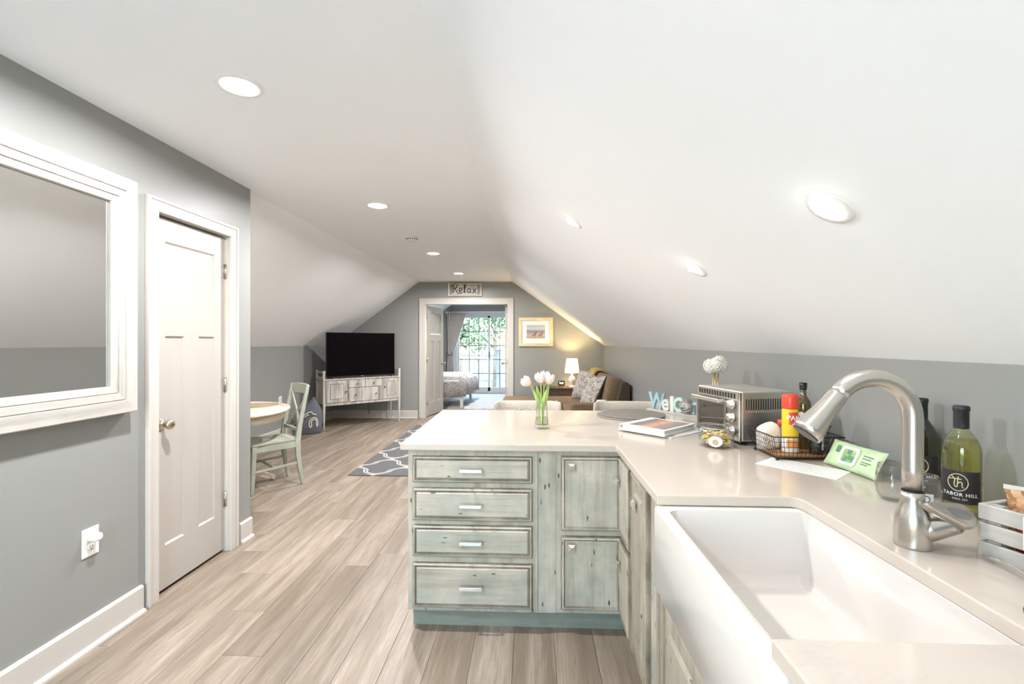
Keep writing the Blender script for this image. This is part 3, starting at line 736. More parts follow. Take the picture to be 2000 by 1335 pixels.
# clip-top jar
t = oncounter('glass_jar', 'round clip top glass jar of yellow pasta shells by the toaster oven', 'jar', .852, 2.165); t.scale = (1.13, 1.13, 1.1)
b = B().lathe([(.050, 0), (.063, .006), (.068, .025), (.066, .05), (.055, .068), (.049, .076), (.050, .084), (.047, .084), (.046, .076), (.052, .066), (.063, .049), (.065, .025), (.060, .009), (.001, .006)], 32, cap1=False); b.build('glass_body', vase_gl, t)
B().lathe([(.052, .085), (.055, .088), (.055, .094), (.048, .098), (.030, .101), (.001, .1015)], 32).build('lid', vase_gl, t)
b = B(); b.tube([(.057*math.cos(2*PI*i/24), .057*math.sin(2*PI*i/24), .080) for i in range(25)], .0014, 6); b.tube([(-.057, 0, .080), (-.064, -.006, .072), (-.066, -.008, .058), (-.060, -.004, .062)], .0016, 6); b.build('wire_clip', polish, t)
b = B(); past = M('pasta', (.72, .47, .10), .5); past2 = M('pasta_light', (.78, .66, .36), .5)
rnd = random.Random(3)
for i in range(90):
    z = .012+.045*rnd.random(); a = rnd.random()*2*PI; r = (.058 if z < .045 else .045)*rnd.random()**.5*.9
    p = Vector((r*math.cos(a), r*math.sin(a), z)); d = Vector((rnd.gauss(0, 1), rnd.gauss(0, 1), rnd.gauss(0, .5))).normalized()*.010
    b.tube([p-d, p+Vector((0, 0, .003)), p+d], [.0035, .005, .0035], 5, mi=i % 2)
tag(b.build('pasta', [past, past2], t), kind='stuff')
b = B(); R_ = .0688; lo = []
for r0 in (1.0,):
    pts = []
    for i in range(24):
        a = 2*PI*i/24; xx = .027*math.cos(a); zz = .030+.024*math.sin(a)+(.004 if math.sin(a) < -.5 else 0); th = -PI/2-.42+xx/R_
        pts.append((R_*math.cos(th), R_*math.sin(th), zz))
    b.add(pts, [tuple(range(24))])
o = b.build('paper_label', white_paper, t); so = o.modifiers.new('thick', 'SOLIDIFY'); so.thickness = .0008; so.offset = 1
b = B(); pts = []
for i in range(16):
    a = 2*PI*i/16; xx = .011*math.cos(a); zz = .029+.012*math.sin(a); th = -PI/2-.42+xx/R_; pts.append(((R_+.0012)*math.cos(th), (R_+.0012)*math.sin(th), zz))
b.add(pts, [tuple(range(16))]); b.build('label_motif', M('label_tan', (.55, .42, .28), .6), t)
# welcome letters on a wooden base
wa = math.atan2(2.976-3.274, 1.053-.841)
t = thing('welcome_sign', 'standing cut out letter sign reading WelcOme behind the placemats', 'sign', (.841, 3.274, CT), wa)
B().box((-.02, -.028, 0), (.50, .028, .016)).build('base', white_worn, t, bevel=.002)
blue = worn('letter_blue', (.30, .47, .52), (.40, .56, .60), (.20, .26, .28), 'Z', False); aqua = worn('letter_aqua', (.42, .62, .58), (.55, .72, .68), (.30, .36, .34), 'Z', False)
wht = worn('letter_white', (.74, .72, .68), (.80, .78, .75), (.50, .46, .42), 'Z', False)
def letter(ch, xc, size, m, bold=.0, sxk=1.0, y=0):
    v, f = text_geo(ch, size, .018, 0, bold); xs = [p[0] for p in v]; ys = [p[1] for p in v]; x0 = (min(xs)+max(xs))/2; y0 = min(ys)
    b = B().add([((p[0]-x0)*sxk, p[2], p[1]-y0+.016) for p in v], f); return b.build('letter', m, t, loc=(xc, y, 0))
letter('W', .052, .155, blue, .004, .80); letter('e', .132, .150, wht, .004, .80, -.010); letter('l', .178, .130, wht, .006, 1.2)
letter('C', .225, .128, aqua, .005, .80); letter('m', .372, .165, blue, .003, .62); letter('e', .445, .105, wht, .006)
b = B(); orb = []
for k in range(10):
    rx = Matrix.Rotation(k*.63, 3, 'Z') @ Matrix.Rotation(k*1.1, 3, 'X')
    b.tube([rx @ Vector((.046*math.cos(2*PI*i/20), .046*math.sin(2*PI*i/20), 0)) for i in range(21)], .0028, 5)
b.ball((0, 0, 0), .041, 14, 10); o = b.build('filigree_orb', M('pewter', (.50, .48, .45), .4, .7), t, loc=(.300, -.012, .064)); o['label'] = 'pewter filigree ball standing for the letter o'
# toaster oven
steel = metal('toaster_steel', (.76, .72, .66), .34); steel_d = metal('toaster_dark_steel', (.35, .33, .31), .35)
ta = math.atan2(.34, -.07)        # front runs along this from the near corner
t = thing('toaster_oven', 'stainless steel toaster oven with glass door and side vents', 'toaster oven', (.960, 2.170, CT), ta)
# local x along the front (away from viewer), front faces +y, depth -y
TW, TD, Z0, Z1 = .36, .285, .018, .25
B().box((0, -TD, Z0), (TW, -.012, Z1)).build('housing', steel, t, bevel=.006)
b = B().box((0, -.012, Z0), (TW, 0, Z0+.02)).box((0, -.012, Z1-.045), (TW, 0, Z1-.004)).box((0, -.012, Z0), (.014, .0, Z1-.004)).box((TW-.012, -.012, Z0), (TW, 0, Z1-.004)); b.build('front_frame', steel, t, bevel=.0015, seg=1)
cp = B().box((.014, -.012, Z0+.02), (.095, -.002, Z1-.045)).build('control_panel', steel_d, t)
for i in range(3):
    z = Z0+.035+i*.062
    k = len(cp.children); kb = B().lathe([(.024, 0), (.024, .006), (.019, .010), (.0175, .024), (.001, .025)], 24, axis='Y').build('dial', steel, cp, loc=(.055, -.001, z+.01)); kb.rotation_euler = (0, 0, PI)
d = B().box((.098, -.011, Z0+.022), (.112, .004, Z1-.05)).box((TW-.028, -.011, Z0+.022), (TW-.013, .004, Z1-.05)).box((.112, -.011, Z0+.022), (TW-.028, .004, Z0+.036)).box((.112, -.011, Z1-.075), (TW-.028, .004, Z1-.05)).build('glass_door', steel_d, t)
B().box((.112, -.006, Z0+.036), (TW-.028, -.002, Z1-.075)).build('pane', sheet_glass('oven_glass', (.55, .55, .52)), d)
b = B().bar((.105, .034, Z1-.055), (TW-.02, .034, Z1-.055), .016, .018, up=(0, 0, 1)); b.box((.115, 0, Z1-.062), (.127, .03, Z1-.048)).box((TW-.045, 0, Z1-.062), (TW-.033, .03, Z1-.048)); b.build('handle', steel, d, bevel=.002)
B().box((.10, -TD+.02, Z0+.02), (TW-.02, -TD+.022, Z1-.05)).box((.10, -TD+.02, Z0+.021), (TW-.02, -.014, Z0+.023)).build('cavity', black_m, t)
b = B()
for i in range(9): b.bar((.10+i*.027, -.02, .115), (.10+i*.027, -TD+.03, .115), .003, .003)
b.bar((.10, -.02, .115), (TW-.03, -.02, .115), .005, .012); b.build('oven_rack', M('rack', (.62, .50, .34), .4, .6), t)
for i in range(16):
    x = -TD+.06+i*.0125
    B().box((-.0007, x, Z1-.085), (.002, x+.005, Z1-.035)).build('vent_slot', dark_m, t)
b = B()
for i in range(16):
    x = -TD+.06+i*.0125; b.box((-.0007, x, Z1-.096), (.002, x+.004, Z1-.091))
b.build('vent_row', M('vent_edge', (.75, .73, .70), .4), t)
for i in range(14):
    B().box((.03+i*.022, -.001, Z1-.036), (.044+i*.022, .0007, Z1-.012)).build('grille_slot', dark_m, t)
for x in (.02, TW-.05):
    for y in (-.05, -TD+.02): B().box((x, y, 0), (x+.03, y+.03, Z0+.001)).build('foot', black_m, t)
# white hydrangea stem vase behind the oven
t = oncounter('gold_stem_vase', 'slim gold and glass bud vase behind the toaster oven', 'vase', 1.075, 2.74)
b = B()
for k in range(3):
    a = 2*PI*k/3; b.tube([(.016*math.cos(a), .016*math.sin(a), 0), (.015*math.cos(a), .015*math.sin(a), .30)], .0045, 8)
b.lathe([(.03, 0), (.03, .006), (.001, .007)], 20); b.build('gold_rod', M('gold', (.72, .52, .26), .3, .8), t)
B().lathe([(.012, .007), (.012, .30)], 16, cap0=False, cap1=False).build('glass_tube', vase_gl, t)
flw = M('hydrangea', (.86, .83, .74), .8)
t = thing('white_flower', 'round white paper flower in the gold bud vase', 'flower', (1.075, 2.74, CT+.29))
for k, (cx, cy, cz, r) in enumerate(((-.028, -.005, .050, .040), (.020, 0, .072, .036), (.030, -.008, .052, .034), (-.002, -.02, .058, .038))):
    b = B(); rnd = random.Random(k)
    for i in range(70):
        a = 2.399*i; zz = 1-2*(i+.5)/70; q = Vector((math.cos(a)*math.sqrt(1-zz*zz), math.sin(a)*math.sqrt(1-zz*zz), zz))
        s1 = q.orthogonal().normalized(); s2_ = q.cross(s1); c = q*r*(.9+.12*rnd.random()); w = r*.30
        b.add([c-s1*w+q*.002, c-s2_*w+q*.001, c+s1*w+q*.002, c+s2_*w+q*.001, c+q*.006], [(0, 1, 4), (1, 2, 4), (2, 3, 4), (3, 0, 4)])
    b.ball((0, 0, 0), r*.86, 10, 7); b.build('bloom', flw, t, loc=(cx, cy, cz))
# wire basket
iron = M('dark_iron_wire', (.035, .028, .024), .45, .6)
bx0, bx1, by0, by1 = .995, 1.215, 1.912, 2.095; fl = .028; bh = .088
t = oncounter('wire_basket', 'dark wire basket with wooden base against the wall', 'basket', 0, 0)
def bq(u, v, k): # u,v 0..1, k height fraction
    return Vector((bx0-fl*k+(bx1-bx0+2*fl*k)*u, by0-fl*k+(by1-by0+2*fl*k)*v, .012+bh*k))
b = B()
for k, r in ((0, .0022), (.25, .0010), (.5, .0010), (.75, .0010), (1, .0026)):
    for p, q in (((0, 0), (1, 0)), ((1, 0), (1, 1)), ((1, 1), (0, 1)), ((0, 1), (0, 0))): b.tube([bq(*p, k), bq(*q, k)], r, 6)
for i in range(15):
    s = i/14
    for v in (0, 1): b.tube([bq(s, v, 0), bq(s, v, 1)], .0010, 5)
for i in range(13):
    s = i/12
    for u in (0, 1): b.tube([bq(u, s, 0), bq(u, s, 1)], .0010, 5)
b.build('wire_frame', iron, t)
wood_o = worn('orange_wood', (.36, .17, .07), (.46, .24, .11), (.18, .08, .035), 'X', False); wood_o2 = wood_o
for i in range(3):
    y0 = by0+.006+i*.058; B().box((bx0+.005, y0, .010), (bx1-.005, y0+.055, .019)).build('base_slat', wood_o, t)
for u in (0, 1):
    for v in (0, 1): B().ball(tuple(bq(u, v, 0)-Vector((0, 0, .006))), .006, 8, 6).build('foot', iron, t)
# things in the basket
ZB = CT+.0192
t = thing('sugar_bag', 'white paper bag with pink print at the left of the wire basket', 'bag', (1.034, 2.058, ZB), .1)
b = B(); lo = []
for z, w, d in ((0, .040, .030), (.02, .041, .031), (.06, .042, .033), (.085, .040, .030), (.10, .032, .022), (.108, .018, .010)):
    lo.append([(x, y, z+.006*math.sin(40*x+z*60)) for x, y, _ in rrect(-w, w, -d, d, .012, 3)])
b.loft(lo, smooth=True); sgm = M('sugar_paper', (.82, .77, .72), .7); g = G(sgm); v = g.co(); s3 = g.n('ShaderNodeSeparateXYZ'); g.l(v, s3.inputs[0])
msk = g.math('MULTIPLY', g.ramp(g.vor(v, 60), [(.18, (1, 1, 1)), (.3, (0, 0, 0))]), g.ramp(s3.outputs[2], [(.045, (1, 1, 1)), (.07, (0, 0, 0))])); g.col(g.mix(msk, (.84, .79, .74), (.60, .16, .13)))
b.build('paper_bag', sgm, t)
t = thing('spice_jar', 'short spice jar with red lid standing beside the yellow spray can', 'jar', (1.102, 2.068, ZB))
B().lathe([(.021, 0), (.0215, .004), (.0215, .088), (.019, .094)], 20).build('body', M('spice_glass', (.42, .40, .40), .3), t)
B().lathe([(.0225, .094), (.0225, .118), (.019, .121), (.001, .121)], 20).build('lid', M('red_cap', (.72, .09, .05), .35), t)
b = B(); b.lathe([(.0219, .03), (.0219, .075)], 20, cap0=False, cap1=False); b.build('label', M('spice_label', (.62, .62, .66), .5), t)
t = thing('cooking_spray_can', 'yellow cooking spray can with red cap and PAM lettering', 'spray can', (1.084, 1.980, ZB))
B().lathe([(.029, 0), (.031, .004), (.031, .172), (.028, .184)], 28).build('body', [M('spray_yellow', (.85, .56, .03), .3)], t)
B().lathe([(.0300, .183), (.031, .187), (.0307, .232), (.027, .241), (.001, .242)], 28).build('cap', M('spray_red', (.80, .07, .03), .3), t)
def cyl(R, th0, z0): return lambda x, y, z: ((R+z)*math.cos(th0+x/R), (R+z)*math.sin(th0+x/R), z0+y)
def wrap_quad(b, R, th0, th1, z0, z1, n=10, mi=0, wave=0):
    r = [[(R*math.cos(th0+(th1-th0)*i/n), R*math.sin(th0+(th1-th0)*i/n), z+(wave*math.sin(3*i/n) if k else 0)) for i in range(n+1)] for k, z in enumerate((z0, z1))]
    return b.loft(r, mi, cap0=False, cap1=False, closed=False)
wrap_quad(B(), .0313, 0, 2*PI, .004, .060, 28).build('lower_label', M('spray_lower', (.70, .70, .74), .35), t)
wrap_quad(B(), .0315, -2.5, -.4, .022, .055, 14).build('picture_label', M('spray_picture', (.75, .28, .08), .4), t)
b = wrap_quad(B(), .0315, -2.20, -1.00, .118, .170, 12); b.build('logo_patch', M('logo_red', (.70, .06, .04), .35), t)
b = B(); add_text(b, 'PAM', .028, .0006, cyl(.0320, -1.60, .146), bold=.0004); b.build('lettering', white_paper, t)
dk = M('dark_bottle_glass', (.020, .018, .010), .08, Coat_Weight=1.0)
amber = M('amber_oil_glass', (.09, .055, .012), .08, Coat_Weight=1.0)
t = thing('oil_bottle', 'tall dark olive oil bottle standing in the wire basket', 'bottle', (1.182, 2.058, ZB))
B().lathe([(.028, 0), (.030, .004), (.030, .190), (.027, .205), (.016, .222), (.0125, .23), (.0125, .265)], 24).build('body', amber, t)
B().lathe([(.0145, .255), (.0145, .261), (.0135, .263), (.0150, .266), (.0150, .284), (.001, .285)], 20).build('cap', black_m, t)
wrap_quad(B(), .0303, -2.7, -.2, .06, .168, 16).build('label', M('oil_label', (.03, .03, .028), .5), t)
b = B().lathe([(.001, 0), (.011, 0), (.011, .0006)], 20); b.xf(Matrix.Translation((.0305*math.cos(-2.3), .0305*math.sin(-2.3), .15)) @ Matrix.Rotation(-2.3+PI/2, 4, 'Z') @ Matrix.Rotation(PI/2, 4, 'X')); b.build('seal', M('cream', (.78, .70, .55), .5), t)
t = thing('vinegar_bottle', 'short dark green bottle in the wire basket under the spray head', 'bottle', (1.175, 1.955, ZB))
B().lathe([(.024, 0), (.026, .004), (.026, .085), (.020, .10), (.011, .112), (.011, .135)], 24).build('body', dk, t)
B().lathe([(.013, .128), (.013, .150), (.001, .151)], 18).build('cap', black_m, t)
wrap_quad(B(), .0263, -1.3, -.75, .02, .07, 6).build('label', white_paper, t)
# wipes pack leaning on the wall
t = thing('wipes_pack', 'light green wipes pack with white lid leaning on the wall', 'package', (1.188, 1.757, CT+.001), 0)
gr = M('wipes_green', (.42, .62, .30), .4); g = G(gr); g.col(g.ramp(g.noise(g.co(), 18, 4), [(.35, (.42, .58, .32)), (.65, (.58, .70, .46))]))
wp = B(); HW, HH = .118, .105; rows = []
for i in range(13):
    u_ = i/12*2-1; row = []
    for s_ in (1, -1):
        for j in range(9):
            v_ = (j/8*2-1)*s_; th_ = .020*(1-abs(u_)**3.5)*(1-abs(v_)**4)**.5; row.append((u_*HW*(1+.04*abs(v_)), s_*-1*th_*.5-(.5*th_ if s_ > 0 else -.5*th_)*0, HH/2+v_*HH/2*(1-.05*(1-abs(u_)))))
    rows.append(row)
wp.loft(rows, smooth=True)
lean = Matrix.Rotation(-PI/2+.10, 4, 'Z') @ Matrix.Rotation(-.50, 4, 'X') @ Matrix.Rotation(-.0, 4, 'Y')
wp.xf(Matrix.Translation((-.02, 0, .002)) @ lean); wp.build('pouch', gr, t)
def ringframe(b, w, h, iw, ih, y0, y1, r):
    o = rrect(-w, w, -h, h, r, 4); i_ = rrect(-iw, iw, -ih, ih, r*.7, 4); L = []
    for q, y in ((o, y0), (o, y1), (i_, y1), (i_, y0)): L.append([(p[0], y, p[1]+HH/2) for p in q])
    return b.loft(L, cap0=False, cap1=False)
b = ringframe(B(), .040, .036, .029, .025, -.009, -.0155, .012); b.xf(Matrix.Translation((-.02, 0, .002)) @ lean @ Matrix.Translation((-.010, 0, 0))); b.build('lid_ring', white_pl, t, bevel=.001, seg=1)
b = B().box((-.029, -.0125, HH/2-.025), (.029, -.010, HH/2+.025)); b.xf(Matrix.Translation((-.02, 0, .002)) @ lean @ Matrix.Translation((-.010, 0, 0)))
lp = M('lid_print', (.12, .35, .14), .4); g = G(lp); g.col(g.ramp(g.noise(g.co(), 30, 3), [(.4, (.05, .22, .10)), (.6, (.45, .58, .18))])); b.build('lid_window', lp, t)
gpr = M('green_print', (.08, .24, .10), .5)
for k, (z, w) in enumerate(((.068, .040), (.058, .034), (.044, .040), (.036, .030))):
    b = B().box((.046, -.0098, z), (.046+w, -.0093, z+.0045)); b.xf(Matrix.Translation((-.02, 0, .002)) @ lean); b.build('print_line', gpr, t)
b = B().box((-.080, -.0112, .058), (-.062, -.0108, .084)); b.xf(Matrix.Translation((-.02, 0, .002)) @ lean); b.build('print_emblem', gpr, t)
# paper sheet
pa = math.atan2(1.644-1.858, 1.067-.882)
t = oncounter('printed_sheet', 'printed white sheet lying in front of the wire basket', 'paper', .882, 1.858, pa)
B().box((0, 0, .0003), (.275, .16, .0011)).build('sheet', white_paper, t)
b = B()
for i in range(11): b.box((.02, .012+i*.0125, .0012), (.02+.235*(.6+.4*random.random()), .0155+i*.0125, .0014))
b.build('text_line', M('print_ink', (.55, .54, .53), .6), t)
# wine bottles
foil = M('black_foil', (.018, .018, .020), .42); label_blk = M('label_black', (.022, .021, .020), .55); gold = M('label_gold', (.78, .64, .36), .4)
def wine(label, x, y, body_m, wine_m, ldir):
    t = oncounter('wine_bottle', label, 'bottle', x, y, ldir)
    R_ = .042
    outer = [(.034, 0), (.040, .003), (R_, .010), (R_, .178), (.0395, .196), (.032, .214), (.022, .229), (.0165, .239), (.0155, .25), (.0155, .298)]
    B().lathe(outer, 32, cap1=True).build('glass_body', body_m, t)
    if wine_m: B().lathe([(.033, .006), (.039, .010), (.0405, .014), (.0405, .176), (.038, .195), (.031, .211), (.001, .2115)], 28).build('wine', wine_m, t)
    B().lathe([(.0164, .240), (.0168, .244), (.0166, .288), (.0185, .290), (.0185, .300), (.016, .303), (.001, .303)], 24).build('foil_capsule', foil, t)
    L = wrap_quad(B(), R_+.0004, -PI/2-1.15, -PI/2+1.15, .040, .128, 24).build('label', label_blk, t)
    b = B(); fn = cyl(R_+.0007, -PI/2-.10, .097)
    b.tube([fn(.021*math.cos(2*PI*i/28), .023*math.sin(2*PI*i/28), 0) for i in range(29)], .0011, 5)
    for pts in ([(-.012, .016), (-.006, .008), (-.007, -.004), (-.005, -.012), (-.001, -.012)], [(-.017, .008), (-.006, .010), (.008, .009)], [(.001, .016), (.000, .002), (-.001, -.013)], [(.000, -.003), (.005, .002), (.009, -.001), (.009, -.010), (.012, -.013)]):
        stroke(b, pts, .0012, lambda x_, y_: fn(x_, y_, 0), 5)
    b.build('emblem', gold, L)
    b = B(); add_text(b, 'TABOR HILL', .0125, .0004, cyl(R_+.0008, -PI/2, .064), bold=.0002, space=1.15); add_text(b, 'DEMI SEC', .006, .0004, cyl(R_+.0008, -PI/2, .052), space=1.3); b.build('lettering', white_paper, L)
    wrap_quad(B(), R_+.0005, -PI/2+1.5, -PI/2+1.75, .04, .085, 4).build('barcode_label', white_paper, t)
    return t
wine('dark red wine bottle with black foil and label beside the faucet', 1.232, 1.512, dk, None, -.66)
gg = sheet_glass('green_tint_glass', (.86, .88, .68))
wine('white wine bottle with black label and gold th emblem by the crate', 1.196, 1.335, gg, sheet_glass('white_wine', (.90, .87, .58)), -.80)
# stemless glasses
def stemless(label, x, y):
    t = oncounter('stemless_glass', label, 'glass', x, y, 0, 'stemless wine glasses')
    B().lathe([(.020, .0), (.028, .003), (.038, .018), (.0425, .045), (.040, .08), (.034, .108), (.0330, .108), (.0388, .08), (.0412, .045), (.0366, .019), (.026, .006), (.001, .004)], 32, cap1=False).build('bowl', vase_gl, t); return t
stemless('stemless wine glass left of the faucet post', 1.098, 1.452)
t = stemless('stemless wine glass with a number 2 tag, right of the faucet post', 1.098, 1.340)
b = wrap_quad(B(), .0432, -2.45, -1.75, .028, .066, 8); tg = b.build('number_tag', M('tag_white', (.80, .80, .79), .5), t)
b = B(); fn = cyl(.0436, -2.1, .047); stroke(b, [(-.008, .006), (-.004, .012), (.003, .012), (.007, .006), (.003, -.003), (-.008, -.012), (.009, -.012)], .0009, lambda x_, y_: fn(x_, y_, 0), 5); b.build('numeral', foil, tg)
# slatted crate with snacks
ca = math.atan2(-.95, .32)
t = oncounter('slatted_crate', 'whitewashed slatted wooden crate of snacks at the right edge', 'crate', 1.006, 1.083, ca)
CL, CW, CH = .34, .21, .118      # local x along the long side, local +y into the wall side
for z0, z1 in ((0, .034), (.042, .076), (.084, .118)):
    for y in (0, CW-.010): B().box((0, y, z0), (CL, y+.010, z1)).build('slat', white_worn, t, bevel=.0015, seg=1)
for x in (0.0, CL-.012):
    for z0, z1 in ((0, .034), (.042, .076), (.084, .118)): B().box((x+.0005, .0102, z0), (x+.012, CW-.0102, z1)).build('slat', white_worn, t, bevel=.0015, seg=1)
for x in (.013, CL-.035):
    for y in (.0105, CW-.0325): B().box((x, y, .001), (x+.022, y+.022, .117)).build('corner_post', white_worn_v, t)
B().box((.013, .0335, .002), (CL-.013, CW-.0335, .008)).build('bottom', white_worn, t)
pl = B().box((.078, -.004, .046), (.20, 0, .114)).build('name_plate', white_paper, t)
b = B(); v, f = text_geo('H', .022, .001); b.add([(p[0]+.094, -.0045+p[2]*.3, p[1]+.094) for p in v], f); b.build('lettering', foil, pl)
def pouch(label, x, y, w, h, d, m, rz, tilt=0, z=.009):
    t = thing('snack_pouch', label, 'snack bag', (0, 0, 0), 0, 'snacks in the whitewashed crate')
    t.matrix_world = Matrix.Translation((1.006, 1.083, CT+z)) @ Matrix.Rotation(ca, 4, 'Z') @ Matrix.Translation((x, y, 0)) @ Matrix.Rotation(rz, 4, 'Z') @ Matrix.Rotation(tilt, 4, 'X')
    b = B(); rows = []
    for i in range(9):
        s = i/8; k = math.sin(PI*min(1, .06+s*.94))**.6 if s < .98 else .05; ww = w/2*(1+.10*(s > .9)-.06*math.sin(PI*s))
        rows.append([(ww*math.cos(2*PI*j/14), d/2*max(.04, k)*math.sin(2*PI*j/14), s*h) for j in range(14)])
    b.loft(rows, smooth=True); b.build('pouch', m, t); B().box((-w*.54, -.0015, h-.004), (w*.54, .0015, h+.006)).build('sealed_edge', M('foil_edge', (.70, .68, .64), .35), t); return t
def bagm(name, a, c, sc=40):
    m = M(name, a, .4); g = G(m); g.col(g.ramp(g.vor(g.co(), sc, 'Color'), [(.3, a), (.7, c)])); return m
pouch('brown granola snack pouch poking out of the crate, beside the wine bottle', .062, .062, .085, .145, .035, bagm('granola', (.28, .12, .05), (.62, .34, .17), 120), .35, -.1)
pouch('green snack pouch standing in the crate behind the granola', .125, .085, .10, .140, .04, bagm('green_bag', (.02, .26, .13), (.12, .45, .20), 30), .15)
pouch('yellow green snack pouch at the far right in the crate', .205, .10, .10, .150, .04, bagm('lime_bag', (.28, .45, .05), (.70, .65, .25), 30), 0)
pouch('red snack bar lying against the crate slats, upper gap', .115, .0435, .15, .072, .016, bagm('red_bag', (.45, .03, .02), (.60, .06, .04), 20), 0)
pouch('yellow and red snack bag lowest behind the crate slats', .24, .042, .095, .08, .014, bagm('yellow_bag', (.65, .42, .03), (.55, .08, .03), 40), 0)
# chrome wire stand at the right edge
t = oncounter('wire_rack', 'curved chrome double wire of a rack in front of the crate', 'rack', 0, 0)
for k, dz_ in enumerate((0, .009)):
    pp = [(1.000-dz_, 1.060-dz_*.6, .006+dz_*.4), (1.003-dz_, 1.035-dz_, .012+dz_*.4), (1.000-dz_, 1.000-dz_, .014+dz_*.4), (.985-dz_, .960-dz_, .012+dz_*.4), (.960-dz_, .915, .008), (.930-dz_, .880, .006), (.885, .850+dz_, .006)]
    B().tube(pp, .0038, 8).build('wire', polish, t)
B().lathe([(.009, 0), (.010, .006), (.008, .014), (.001, .015)], 16, c=(.880, .850, 0)).build('rubber_foot', M('rubber_brown', (.07, .055, .045), .6), t)

# ================================================================== LEFT WALL
# mirror: local x along wall (+y world), faces -y local (+x world)
MY0, MY1, MZ0, MZ1 = .90, 2.195, 1.040, 2.166
t = thing('wall_mirror', 'large mirror in a wide whitewashed wood frame on the left wall', 'mirror', (XL, MY0, MZ0), PI/2)
mw, mh = MY1-MY0, MZ1-MZ0; fw_ = .132
def side(prof, a, b, inward, m):
    """mitred frame side from corner a to b (x,z), profile (distance inward, height)"""
    a, b_ = Vector(a), Vector(b); tdir = (b_-a).normalized(); nin = Vector(inward); L = []
    for s, c in ((1, a), (-1, b_)):
        L.append([((c+nin*d+tdir*d*s).x, -h, (c+nin*d+tdir*d*s).y) for d, h in prof])
    return B().loft(L).build('frame_side', m, t)
prof = [(d, h+(.022 if h else 0)) for d, h in [(0, 0), (0, .034), (.004, .038), (.060, .038), (.062, .030), (.066, .030), (.067, .034), (.096, .034), (.098, .026), (.101, .026), (.102, .030), (.128, .028), (.132, .022), (.132, 0)]]
side(prof, (0, 0), (mw, 0), (0, 1), white_worn); side(prof, (mw, 0), (mw, mh), (-1, 0), white_worn_v)
side(prof, (mw, mh), (0, mh), (0, -1), white_worn); side(prof, (0, mh), (0, 0), (1, 0), white_worn_v)
B().box((.128, -.034, .128), (mw-.128, -.028, mh-.128)).build('mirror_glass', M('mirror', (.86, .87, .86), .01, 1.0), t)
# outlet with plug-in
def outlet(label, y, z, x, rz, plug):
    t = thing('wall_outlet', label, 'outlet', (x, y, z), rz)
    B().box((-.040, -.005, -.064), (.040, 0, .064)).build('cover_plate', white_pl, t, bevel=.002)
    for zz in (-.022, .022):
        r = B().lathe([(.017, .005), (.017, .0065), (.001, .0065)], 20, c=(0, 0, zz), axis='Y').build('receptacle', white_pl, t)
        b = B()
        for sx_ in (-.006, .006): b.box((sx_-.001, -.0070, zz-.001), (sx_+.001, -.0064, zz+.007))
        b.box((-.002, -.0070, zz-.010), (.002, -.0064, zz-.006)); b.build('slot', dark_m, r)
    return t
t = outlet('white wall outlet with a plug below the mirror', 2.006, .476, XL, PI/2, True)
t2 = thing('outlet_plug', 'white rounded plug in the outlet below the mirror', 'plug', (XL+.0068, 2.006, .498), PI/2)
b = B(); rbox(b, -.020, .020, -.017, .017, 0, .040, .012); b.xf(Matrix.Rotation(PI/2, 4, 'X')); b.build('housing', white_pl, t2)
outlet('white outlet on the low wall above the dining table', 6.476, .537, XK, PI/2, False)

# ================================================================== DINING NOOK
cream_w = M('cream_table_paint', (.78, .69, .57), .45); g = G(cream_w); g.col(g.ramp(g.noise(g.map(g.co(), (1, .1, 1)), 20, 4), [(.35, (.72, .63, .51)), (.65, (.82, .74, .63))]))
t = thing('round_dining_table', 'round cream pedestal dining table in the nook behind the closet wall', 'table', (-2.855, 4.13, 0), .25)
R_ = .575
B().lathe([(R_-.045, .725), (R_-.01, .728), (R_, .738), (R_, .750), (R_-.008, .758), (R_-.012, .760), (.001, .760)], 56, smooth=False).build('tabletop', cream_w, t)
B().lathe([(R_-.07, .650), (R_-.055, .655), (R_-.055, .725)], 56, cap0=True).build('apron', cream_w, t)
B().lathe([(.09, .10), (.11, .13), (.075, .17), (.06, .22), (.085, .30), (.095, .38), (.07, .46), (.055, .52), (.075, .58), (.12, .65)], 28).build('pedestal', cream_w, t)
for k in range(4):
    a = PI/4+k*PI/2-.05; b = B(); c_, s_ = math.cos(a), math.sin(a); L = []
    for r, z, h, w in ((.05, .20, .16, .07), (.15, .19, .12, .065), (.28, .13, .085, .06), (.38, .07, .065, .055), (.46, .035, .058, .05), (.485, .025, .045, .045)):
        p = Vector((c_*r, s_*r, z)); n_ = Vector((-s_, c_, 0)); L.append([p-n_*w/2-Vector((0, 0, min(h/2, z-.001))), p+n_*w/2-Vector((0, 0, min(h/2, z-.001))), p+n_*w/2+Vector((0, 0, h/2)), p-n_*w/2+Vector((0, 0, h/2))])
    b.loft(L); b.build('foot', cream_w, t, bevel=.006)
brown_mat = M('brown_placemat', (.30, .20, .12), .8); g = G(brown_mat); g.col(g.ramp(g.noise(g.map(g.co(), (1, 6, 1)), 30, 3), [(.4, (.32, .23, .15)), (.6, (.50, .38, .26))]))
placemat('brown woven placemat on the round table beside the green chair', -2.66, 4.40, .760, .17, brown_mat, 'brown placemats on the round table')
placemat('brown woven placemat on the round table nearest the closet wall', -2.62, 3.83, .760, .17, brown_mat, 'brown placemats on the round table')
